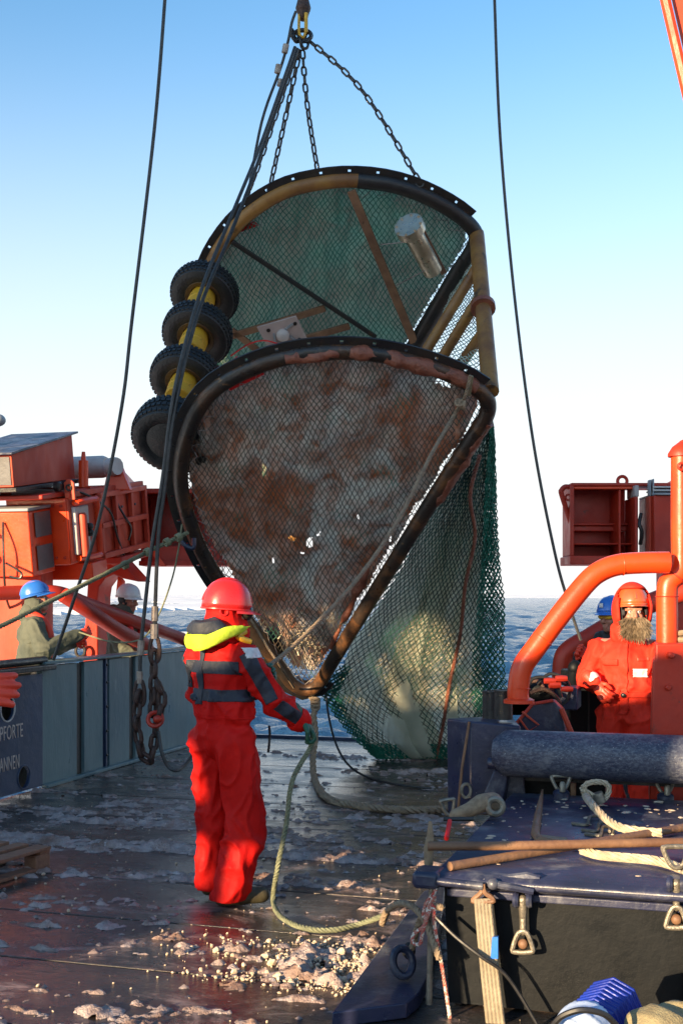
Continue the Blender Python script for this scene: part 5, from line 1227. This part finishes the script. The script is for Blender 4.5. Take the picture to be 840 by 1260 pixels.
# --- left worker: white helmet
t, J, H, HM, S = person('person', 'person in white helmet and dark olive parka beside the red rail', Vector((at(152, 0, 14.1).x, 14.1, .0)), face_rz(.9, -.25),
    dict(elR=(.27, .08, 1.16), wrR=(.22, .3, 1.0), elL=(-.26, .06, 1.16), wrL=(-.2, .3, 1.02), head=(0, .06, 1.65)), [('parka', 'olive', ('torso', 'arms', 'skirt'), 1.18), ('trousers', 'dark', ('legs',), 1.05)], head_rot=R(-8), pitch=R(-5), seed=5, scale=1.05)
helmet(t, H, HM, 'helw', .04, .04)
hoodmesh(t, H, HM, 'dark', (.088, .108, .09), (0, -.008, .02), lambda v: v.z < -.06 or (v.y > .03 and v.z < .02), 'beanie', .01)
m = MB(); m.ell((0, -.12, 1.52), (.14, .1, .1)); m.cap((0, -.02, 1.5), (0, .02, 1.54), .115, .11); me = remesh(m, .012, 2); wrinkle(me, .01, clothfn(6, [])); link_mesh('hood', me, M['olive'], t)
collar_vest(t, 'redcloth', .032)
# --- worker at the left edge, only the glove in view
wrx = at(-8, 848, 3.75)
t, J, H, HM, S = person('person', 'person at the left edge with an orange rubber glove reaching into view', Vector((wrx.x-.565, 3.15, 0)), R(-38),
    dict(elR=(.24, .34, 1.34), wrR=rotv((.46, .58, wrx.z), R(38)), shR=(.2, .02, 1.45)), [('suit', 'suit', ('torso', 'arms', 'legs'), 1.1)], seed=6, grip=1,
    handdir={'R': (rotv((1, .12, 0), R(38)), rotv((.1, -1, .15), R(38)), .45, -1)})
helmet(t, H, HM, 'helr')
m = MB(); m.cap((0, 0, 1.5), H(0, 0, -.05), .1, .1); m.build('collar', M['suit'], t, local=True)

# ------------------------------------------------------------------ navy towing platform and its gear
ZP = .6
pf0 = at(532, 1075, 1.2*FPX/343); 
pfr = thing('towing_platform', 'navy painted steel platform with snow specks in the right foreground', 'platform', (pf0.x, pf0.y, 0))
def q(a, b, z=ZP): p = pf0 + PD*a + AD*b; return Vector((p.x, p.y, z))
DP, WPF = 2.25, 4.2
m = MB(); prof = [(0.06, ZP-.07), (.0, ZP-.045), (.0, ZP-.02), (.03, ZP), (DP, ZP), (DP, ZP-.07)]
m.prism([q(0, b, z) for b, z in prof], PD*WPF); m.build('top_plate', M['navy'], pfr, bevel=.008)
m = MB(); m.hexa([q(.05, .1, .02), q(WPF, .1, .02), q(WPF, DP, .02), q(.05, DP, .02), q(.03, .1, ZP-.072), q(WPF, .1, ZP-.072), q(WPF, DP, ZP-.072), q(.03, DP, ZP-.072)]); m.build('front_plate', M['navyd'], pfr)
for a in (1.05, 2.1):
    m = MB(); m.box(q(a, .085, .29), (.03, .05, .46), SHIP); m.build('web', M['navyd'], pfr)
m = MB(); m.box(q(1.0, .08, ZP-.09), (1.9, .05, .035), SHIP); m.build('edge_bar', M['navy'], pfr, bevel=.006)
# skid flange with rounded end
sk = [deckpt(408, 1246, .07), deckpt(500, 1234, .07), deckpt(515, 1222, .07), deckpt(527, 1200, .07), deckpt(533, 1172, .07), deckpt(545, 1120, .07), deckpt(548, 1085, .07), deckpt(521, 1096, .07)]
m = MB(); m.prism([p + ZD*-.066 for p in sk], ZD*.066); m.build('skid_flange', M['navy'], pfr, bevel=.006)
m = MB(); m.tube([q(-.02, .02, .03), q(-.01, .03, ZP-.05)], .014, 8); m.build('corner_pipe', M['shackle'], pfr)
m = MB(); m.box(q(-.03, .06, ZP-.03), (.12, .16, .075), SHIP); m.build('corner_lug', M['navy'], pfr, bevel=.02)
# snow specks on the plate
m = MB(); rng = random.Random(9)
for k in range(420):
    a = rng.uniform(.05, 2.9); b = 2.18 - abs(rng.gauss(0, .7)) if rng.random() < .7 else rng.uniform(.2, 2.1)
    if b < .05 or rng.random() > .35 + .65*(noise.noise(Vector((a*3, b*3, 0))) > 0): continue
    s = min(.03, abs(rng.gauss(0, .008)) + .003); m.ell(q(a, b, ZP+.001), (s*1.6, s, s*.3), Matrix.Rotation(rng.random()*3, 3, 'Z'), 7, 4)
m.build('snow_specks', M['ice'], pfr, kind='stuff', ang=80)

# roller
rl2 = thing('roller', 'thick navy blue steel roller lying across behind the platform', 'roller', at(610, 955, 7.4))
ra, rb_ = at(607, 926, 7.42), at(607, 926, 7.42) + PD*3.2 + ZD*-.0
rdir = (rb_-ra).normalized()
m = MB(); m.lathe([(.02, -.0), (.085, .0), (.14, .07), (.142, .1), (.142, 3.2), (.1, 3.25)], axis_mat(ra, rdir), 28); m.build('drum', M['frost'], rl2)
m = MB(); m.prism([ra + Vector((.0, -.02, -.1)), ra + Vector((.09, -.02, -.1)), ra + Vector((.05, -.02, -.33)), ra + Vector((-.1, -.02, -.33))], AD*.2); m.build('bracket', M['navy'], rl2, bevel=.01)
m = MB(); m.lathe([(.035, -.1), (.035, .12)], axis_mat(ra + Vector((.06, -.05, -.06)), rdir), 10); m.build('axle_bolt', M['navy'], rl2)
m = MB(); m.box(ra + PD*1.7 + Vector((0, .22, -.14)), (3.1, .05, .1), SHIP); m.build('rear_beam', M['black'], rl2)
m = MB(); m.box(ra + PD*.42 + Vector((0, .3, -.4)), (.62, .04, .62), SHIP); m.build('rear_plate', M['navyd'], rl2)
m = MB(); m.box(ra + PD*.5 + Vector((0, .12, -.28)), (.03, .04, .2), SHIP); m.build('post', M['rustbar'], rl2)
# corner post
cp = thing('corner_post', 'navy steel corner post with two stub bollards on top', 'post', at(585, 990, 7.6))
b0, b1 = 7.75, 8.35
m = MB(); m.hexa([at(550, 1000, b0), at(577, 1002, 7.55), at(648, 1005, 7.5), at(640, 1000, b1), at(549, 884, b0), at(577, 887, 7.55), at(640, 893, 7.5), at(628, 880, b1)]); m.build('casing', M['navy'], cp, bevel=.012)
m = MB(); m.tube([at(577, 888, 7.53), at(568, 945, 7.53), at(563, 1000, 7.53)], .009, 6); m.build('welded_edge', M['rustbar'], cp)
for px, Yb_ in ((604, 7.95), (619, 7.7)):
    m = MB(); m.lathe([(.058, -.02), (.058, .15), (.06, .152), (.06, .165), (.04, .166), (.038, .12)], axis_mat(at(px, 881, Yb_), ZD), 16); m.build('bollard', M['black'], cp)
m = MB(); m.ring(at(573, 973, 7.45), .035, .011, Matrix.Rotation(R(90), 3, 'X'), 14, 6, .8, 1.2); m.build('eye', M['shackle'], cp)

# machinery behind the post: winch frame
wf = thing('winch_frame', 'navy winch frame with red edges and loose hoses behind the post', 'winch', at(660, 900, 8.6))
def wq(px, py, Y): return at(px, py, Y)
m = MB(); m.prism([wq(622, 935, 8.2), wq(632, 893, 8.2), wq(655, 866, 8.2), wq(680, 862, 8.2), wq(690, 872, 8.2), wq(702, 935, 8.2)], AD*.12); m.build('side_plate', M['navy'], wf, bevel=.006)
m = MB(); m.tube([wq(630, 896, 8.17), wq(655, 866, 8.17), wq(680, 862, 8.17)], .012, 6); m.build('red_edge', M['dred'], wf)
m = MB(); m.tube([wq(690, 872, 8.17), wq(704, 905, 8.17)], .018, 6); m.build('edge_bar', M['fred'], wf)
m = MB(); m.hexa([wq(625, 880, 8.3), wq(648, 880, 8.3), wq(655, 866, 8.3), wq(632, 866, 8.3), wq(625, 862, 8.3), wq(645, 862, 8.3), wq(652, 858, 8.6), wq(632, 858, 8.6)]); m.build('foot_box', M['dred'], wf)
m = MB(); m.tube([wq(642, 876, 8.15), wq(662, 892, 8.15), wq(650, 900, 8.15), wq(638, 884, 8.15)], .008, 6); m.build('lattice_bar', M['fred'], wf)
m = MB(); m.box(wq(668, 855, 9.2), (.45, .5, .06), SHIP); m.build('top_cover', M['lgrey'], wf, bevel=.01)
m = MB(); m.lathe([(.1, -.15), (.1, .15), (.05, .17)], axis_mat(wq(652, 850, 8.8), PD), 16); m.build('drum', M['navyd'], wf)
m = MB(); m.box(wq(695, 858, 8.9), (.2, .3, .16), SHIP); m.build('gear_box', M['navy'], wf, bevel=.01)
hs = [[(648, 848), (655, 835), (672, 834), (685, 845), (690, 858)], [(652, 853), (668, 848), (682, 856), (688, 866)], [(660, 842), (676, 829), (695, 836), (702, 850)], [(640, 856), (646, 842), (660, 838), (668, 846)], [(690, 840), (700, 846), (698, 860), (689, 868)]]
for i, h in enumerate(hs):
    m = MB(); m.tube(smooth([wq(x, y, 8.55 + .03*i) for x, y in h], 5), .012 + .003*(i % 2), 6); m.build('hose', M['ropeb'] if i % 2 == 0 else M['rchain'], wf)
for x, y, s in ((682, 843, .022), (690, 835, .02), (676, 838, .02), (697, 848, .018)):
    m = MB(); m.lathe([(s, -.04), (s*1.2, 0), (s, .04)], axis_mat(wq(x, y, 8.5), PD + AD*.4), 8); m.build('coupling', M['drail'], wf)
dc = thing('control_box', 'tall dark green control box left of the bearded worker', 'cabinet', at(718, 930, 9.4))
m = MB(); a, b = at(700, 940, 9.3), at(742, 826, 9.3); m.box(((a.x+b.x)/2, 9.5, (a.z+b.z)/2), (b.x-a.x, .35, b.z-a.z)); m.build('casing', M['navyd'], dc, bevel=.015)
m = MB(); m.box(((a.x+b.x)/2+.02, 9.318, (a.z+b.z)/2+.05), (.012, .02, .6)); m.build('seam', M['black'], dc)
m = MB(); m.ell(at(707, 822, 9.3), (.055, .05, .06)); m.cap(at(707, 822, 9.3), at(706, 840, 9.35), .05, .07); m.build('lever_ball', M['navyd'], dc)

# loose gear on the platform
def onp(px, py, z=ZP+.02): return deckpt(px, py, z)
def prop(name, label, cat, mat, m, group=None, **k): return tag(m.build(name, M[mat], **k), label, cat, group)
m = MB(); m.tube([onp(526, 1041, ZP+.075), onp(600, 1041, ZP+.075), onp(842, 1036, ZP+.07), onp(1000, 1030, ZP+.07)], .0205, 12); prop('steel_bar', 'long rust brown bar lying level across the platform', 'bar', 'rustbar', m)
m = MB(); m.tube([onp(553, 1066, ZP+.022), onp(680, 1045, ZP+.026), onp(842, 1018, ZP+.03), onp(1000, 990, ZP+.03)], .0205, 12); prop('steel_bar', 'second rust brown bar slanting under the level bar', 'bar', 'rustbar', m)
m = MB(); m.chain([onp(667, 972, ZP+.05), onp(662, 1000, ZP+.03), onp(658, 1026, ZP+.02), onp(662, 1033, ZP+.015), onp(692, 1036, ZP+.012)], [.006, .02, .022, .018, .006]); prop('pry_bar', 'short rusty pry bar with flattened ends on the platform', 'bar', 'rustbar', m)
m = MB(); m.prism([onp(663, 1030, ZP+.004), onp(697, 1034, ZP+.004), onp(698, 1037, ZP+.004), onp(664, 1036, ZP+.004)], ZD*.014); prop('wedge', 'small flat wooden wedge at the foot of the pry bar', 'wedge', 'ropet', m, bevel=.003)
# wire sling with thimble eye
def eyep(px, py): return at(px, py, 6.9)
m = MB(); m.strands(smooth([eyep(737, 987), eyep(727, 978), eyep(719, 973), eyep(717, 969), eyep(722, 964), eyep(733, 962), eyep(745, 964), eyep(749, 971), eyep(746, 980), eyep(740, 986)], 6), .017, 5, .16, 5)
m.strands(smooth([eyep(717, 970), eyep(720, 979), onp(728, 990, ZP+.1), onp(742, 1005, ZP+.06), onp(762, 1018, ZP+.045), onp(790, 1023, ZP+.035), onp(820, 1025, ZP+.035)], 6), .022, 6, .26, 5)
o = prop('wire_sling', 'cream coloured thick wire sling with a round eye on the platform', 'wire rope', 'ropew', m, fix=False)
m = MB(); m.lathe([(.034, 0), (.036, .02), (.034, .06)], axis_mat(eyep(738, 988), eyep(735, 980)-eyep(738, 988)), 10); prop('ferrule', 'steel ferrule closing the eye of the wire sling', 'ferrule', 'shackle', m)
m = MB(); m.strands(smooth([onp(716, 1046, ZP+.03), onp(735, 1052, ZP+.03), onp(765, 1055, ZP+.03), onp(800, 1058, ZP+.03), onp(822, 1063, ZP+.03), onp(845, 1072, ZP+.03)], 6), .022, 6, .26, 5); prop('wire_sling', 'cream wire sling end coming out under the rust brown bars', 'wire rope', 'ropew', m, fix=False)
for i, (dx, dy) in enumerate(((0, 0), (12, 8), (16, 13))):
    m = MB(); m.tube(smooth([onp(703+dx, 1013+dy, ZP+.01), onp(720+dx, 1015+dy, ZP+.01), onp(723+dx, 1013+dy, ZP+.01), onp(725+dx, 1005+dy, ZP+.02), onp(736+dx, 1004+dy, ZP+.02), onp(739+dx, 1007+dy, ZP+.015), onp(737+dx, 1015+dy, ZP+.01)], 3), .009, 6)
    prop('bent_hook', ['farthest bent steel hook beside the wire sling', 'middle bent steel hook beside the wire sling', 'nearest bent steel hook touching the bars'][i], 'hook', 'shackle', m, 'bent hooks on the platform')
# pad eyes at the back edge
def dring(t, c, s, M3):
    m = MB(); pts = smooth([Vector((-.5, 0, 1)), Vector((.5, 0, 1)), Vector((.62, 0, .85)), Vector((.25, 0, .1)), Vector((-.25, 0, .1)), Vector((-.62, 0, .85))], 4, True)
    m.tube([c + M3 @ (p*s) for p in pts], s*.13, 8, closed=True); m.build('ring', M['shackle'], t)
for (px, py), lab in (((690, 977), 'triangular lashing ring standing in the middle of the platform rear edge'), ((818, 981), 'triangular lashing ring standing at the right end of the rear edge')):
    c = at(px, py, 7.2); t = thing('lashing_ring', lab, 'lashing ring', c, 0, 'lashing rings on the platform'); dring(t, c + ZD*.02, .085, Matrix.Rotation(R(-18), 3, 'X'))
    m = MB(); m.lathe([(.05, -.04), (.05, .01), (.03, .03)], axis_mat(c, ZD), 12); m.build('base', M['navy'], t)
    m = MB(); m.lathe([(.018, 0), (.018, .05), (.01, .06)], axis_mat(c + ZD*.01 + Vector((0, -.04, .01)), ZD), 8); m.build('stud', M['shackle'], t)
# big socket fitting
so = thing('wire_socket', 'large tan forged wire socket lying at the left rear platform corner', 'fitting', onp(580, 1000, ZP))
m = MB(); m.chain([onp(560, 1003, ZP+.03), onp(578, 996, ZP+.06), onp(592, 988, ZP+.09), onp(606, 987, ZP+.08)], [.035, .04, .05, .055]); me = remesh(m, .01, 2); me.transform(W[so].inverted()); link_mesh('body', me, M['ropet'], so)
m = MB(); m.ring(onp(607, 990, ZP+.075) + Vector((0, -.06, 0)), .04, .018, Matrix.Rotation(R(80), 3, 'X'), 16, 8); m.build('eye', M['shackle'], so)
t = thing('lashing_ring', 'small rusty lashing ring upright at the left platform corner', 'lashing ring', onp(553, 1002, ZP), 0, 'lashing rings on the platform'); dring(t, at(553, 1003, 6.8), .085, Matrix.Rotation(R(-10), 3, 'Y') @ Matrix.Scale(.7, 3, Vector((1, 0, 0))))
m = MB(); m.tube([onp(545, 1008, ZP+.03), onp(582, 1008, ZP+.03)], .012, 8); prop('dark_pin', 'short dark pin lying beside the small lashing ring', 'pin', 'black', m)
m = MB(); m.tube([at(549, 1032, 6.1), at(553, 1010, 6.25)], .012, 8); prop('red_lever', 'thin bright red lever at the platform corner', 'lever', 'redcloth', m)
m = MB(); m.tube([at(560, 998, 6.9), at(570, 994, 6.9)], .014, 8); prop('red_tag', 'small red tag beside the tan wire socket', 'tag', 'redcloth', m)
m = MB(); m.chain([at(527, 1064, 5.5), at(527, 1042, 5.5), at(529, 1030, 5.5), at(529, 1012, 5.5)], [.02, .022, .017, .008]); prop('rope_cleat', 'small tan cleat standing at the left end of the level bar', 'cleat', 'ropet', m)

# gear on the front face
def ff(px, py, d=0.0):                             # a point on the front face, d in front of it
    n = -AD; k = Vector(((px-CX)/FPX, 1, (HY-py)/FPX)); o_ = Vector((0, 0, CZ)); p0 = q(0, .1 - .0) 
    tt = (p0 - o_).dot(n)/k.dot(n); return o_ + k*tt + n*d
hb = thing('hasp_rod', 'dark steel rod with round knob under the platform edge', 'rod', ff(570, 1085))
m = MB(); m.tube([ff(545, 1077, .12), ff(600, 1083, .12)], .018, 10); m.build('rod', M['navy'], hb)
m = MB(); m.ell(ff(612, 1080, .12), (.025, .025, .025)); m.tube([ff(612, 1080, .12), ff(660, 1090, .1)], .016, 8); m.build('knob', M['navy'], hb)
sh1 = thing('strap_shackle', 'rusty triangular shackle carrying the tan webbing strap', 'shackle', ff(600, 1098, .1))
m = MB(); m.tube(smooth([ff(599, 1080, .12), ff(598, 1090, .12), ff(589, 1098, .12), ff(589, 1101, .12), ff(611, 1101, .12), ff(611, 1097, .12), ff(602, 1090, .12), ff(600, 1080, .12)], 3), .011, 8); m.build('bow', M['rustbar'], sh1)
m = MB(); A_ = []; N_ = 24
for i in range(N_+1):
    f = i/N_; y = lerp(1097, 1290, f); x = lerp(600, 622, f**1.1 if f else 0); wd = lerp(10.2, 11.5, f)
    a, b = ff(x-wd, y, .13 + .03*f), ff(x+wd, y, .12 + .03*f); m.v += [lerp(a, b, k/10) + AD*(-.0035 if k % 2 else 0) for k in range(11)]
for i in range(N_):
    for k in range(10): m.f.append((i*11+k, i*11+k+1, i*11+k+12, i*11+k+11))
stp = prop('webbing_strap', 'long tan webbing strap hanging down the dark platform front', 'strap', 'strap', m, solid=.006)
m = MB(); m.hexa([ff(612, 1142, .125), ff(619, 1142, .125), ff(619, 1142, .145), ff(612, 1142, .145), ff(610, 1168, .125), ff(619, 1168, .125), ff(619, 1168, .145), ff(610, 1168, .145)]); prop('blue_tape', 'light blue tape tag stuck on the webbing strap', 'tape', 'helb', m)
def swivel(px, py, lab, L=40):
    t = thing('swivel_shackle', lab, 'shackle', ff(px, py, .08), 0, 'shackles on the platform front')
    for dx in (-8, 8):
        m = MB(); m.lathe([(.03, -.012), (.035, 0), (.03, .012)], axis_mat(ff(px+dx, py, .08), PD), 12); m.build('cheek', M['navy'], t)
    m = MB(); m.tube([ff(px-10, py, .08), ff(px+10, py, .08)], .014, 8); m.build('bolt', M['shackle'], t)
    m = MB(); m.chain([ff(px, py, .08), ff(px, py+L*.55, .07), ff(px, py+L, .07)], [.022, .016, .014]); m.build('shank', M['shackle'], t)
    m = MB(); m.tube(smooth([ff(px-5, py+L, .08), ff(px-12, py+L+18, .08), ff(px-10, py+L+23, .08), ff(px+10, py+L+23, .08), ff(px+12, py+L+18, .08), ff(px+5, py+L, .08)], 3, True), .011, 8, closed=True); m.build('link', M['shackle'], t)
    m = MB(); m.ell(ff(px, py+L+14, .07), (.022, .02, .022)); m.build('nut', M['rustbar'], t)
swivel(646, 1102, 'swivel shackle hanging in the middle of the dark platform front')
swivel(832, 1082, 'swivel shackle at the right edge of the platform front', 30)
t = thing('lashing_ring', 'dark lashing ring standing on the platform front edge at far right', 'lashing ring', onp(832, 1060), 0, 'lashing rings on the platform'); dring(t, at(832, 1068, 5.0), .085, Matrix.Rotation(R(-5), 3, 'X'))
# ring with rope on the skid flange
rgc = deckpt(495, 1192, .12)
m = MB(); m.ring(rgc + Vector((0, 0, .03)), .055, .019, Matrix.Rotation(R(20), 3, 'Z') @ Matrix.Rotation(R(70), 3, 'X'), 22, 9, .85, 1.1); prop('steel_ring', 'thick dark blue steel ring leaning on the skid flange', 'ring', 'navy', m)
rope('rope_loop', 'olive rope looped above the dark steel ring', [at(476, 1122, 6.25), at(470, 1136, 6.0), at(475, 1122, 5.8), at(487, 1113, 5.6), at(500, 1112, 5.4), at(515, 1122, 5.3), at(525, 1138, 5.25), at(533, 1160, 5.2), at(541, 1182, 5.15)], .016, 'ropet', pitch=.06)
rope('rope_loop', 'short brown rope tying the steel ring to the corner pipe', [at(497, 1172, 5.6), at(507, 1165, 5.5), at(512, 1145, 5.4), at(520, 1125, 5.35), at(532, 1115, 5.25), at(545, 1117, 5.2)], .016, 'ropet', pitch=.06)
m = MB(); m.ell(at(503, 1170, 5.6), (.03, .03, .04)); prop('rope_knot', 'dark knot on the steel ring at the skid flange', 'knot', 'dark', m)
rc = random.Random(6); pts = [ff(543, 1074, .1), ff(541, 1090, .1), ff(530, 1105, .1), ff(527, 1122, .1), ff(538, 1108, .1), ff(541, 1095, .12), ff(533, 1112, .12), ff(529, 1130, .12), ff(517, 1140, .12), ff(515, 1150, .12), ff(524, 1152, .12), ff(528, 1135, .12), ff(540, 1105, .13), ff(543, 1130, .14), ff(551, 1175, .14), ff(559, 1225, .14), ff(566, 1275, .14)]
rope('cord', 'tangled red and white cord hanging from the platform corner', pts, .0085, 'roper', pitch=.04)
wirething('cord', 'thin black cord sagging across the dark platform front', [ff(545, 1118, .15), ff(570, 1140, .17), ff(600, 1162, .18), ff(625, 1182, .16), ff(645, 1210, .15), ff(675, 1262, .15)], .008, 'ropeb', 'cord')
m = MB(); m.tube([ff(620, 1080, .05), ff(650, 1076, .05), ff(665, 1080, .05)], .022, 8); prop('dark_clamp', 'dark clamp under the platform edge right of the strap', 'clamp', 'navy', m)
# bottom right heap
c = at(735, 1240, 4.45)
bx = thing('blue_drum', 'bright blue ribbed plastic container at the bottom right', 'container', c)
d = (at(757, 1236, 4.6) - at(700, 1300, 4.2)); 
prof = [(.0, 0)]; L = d.length
for k in range(14): h = L*(k+.5)/14; prof += [(.105, h-.006), (.112, h-.002), (.112, h+.006), (.105, h+.01)]
prof += [(.105, L), (.0, L+.001)]
m = MB(); m.lathe(prof, axis_mat(at(700, 1300, 4.2), d), 8); m.build('shell', M['bluep'], bx, bevel=.002)
m = MB(); m.prism([at(766, 1222, 4.62), at(783, 1232, 4.62), at(778, 1242, 4.62), at(766, 1243, 4.62)], AD*.03); m.build('paper_tag', M['burlap'], bx)
m = MB(); m.ell(at(718, 1268, 4.15), (.11, .1, .08)); me = remesh(m, .012, 2); wrinkle(me, .014, clothfn(8, [])); tag(link_mesh('pale_cloth', me, M['pblue']), 'pale blue crumpled cloth in front of the bright blue container', 'cloth')
wirething('cable', 'black cable bowing over the blue container', [at(680, 1262, 4.1), at(692, 1250, 4.08), at(715, 1243, 4.06), at(742, 1248, 4.06), at(758, 1262, 4.08)], .011, 'ropeb', 'cable')
m = MB(); m.ell(at(812, 1268, 4.2), (.12, .1, .085)); m.ell(at(838, 1256, 4.3), (.1, .09, .07)); me = remesh(m, .012, 2); wrinkle(me, .012, clothfn(11, [])); tag(link_mesh('sack', me, M['burlap']), 'tan sacking heap in the bottom right corner', 'sack')

# ------------------------------------------------------------------ unseen shade blocker behind the camera: panels and gaps shaped for the deck's shade
ss = thing('shade_blocker', 'unseen white shade blocker added behind the camera', 'shade blocker', (-9, -2.5, 0))
def blocker(name, x0, x1, z0, z1, y=-2.0, th=.07):
    m = MB(); m.box(((x0+x1)/2, y, (z0+z1)/2), (x1-x0, th, z1-z0)); return m.build(name, M['blocker'], ss, bevel=.02)
blocker('main_blocker', -14.2, -9.06, 0, 4.6); blocker('upper_blocker', -14.2, -9.06, 5.35, 12); blocker('upper_blocker', -9.057, -8.4, 4.35, 12)
blocker('gap_divider', -14.2, -13.3, 4.603, 5.347); blocker('gap_divider', -12.62, -12.3, 4.603, 5.347); blocker('gap_divider', -12.12, -11.98, 4.603, 5.347); blocker('gap_divider', -11.3, -9.06, 4.603, 5.347); blocker('gap_bar', -12.3, -11.3, 4.86, 4.93, -2.3, .1)
blocker('slot_blocker', -9.057, -8.4, 0, 2.55); blocker('slot_blocker', -8.72, -8.4, 2.553, 3.8); blocker('slot_bar', -9.057, -8.723, 2.82, 3.05); blocker('slot_bar', -9.057, -8.723, 3.36, 3.8)  # slots left open to let sun streaks onto the red worker
blocker('low_blocker', -8.397, -4, 0, 1.75); blocker('blocker_bar', -8.397, -5.9, 2.75, 3.95)
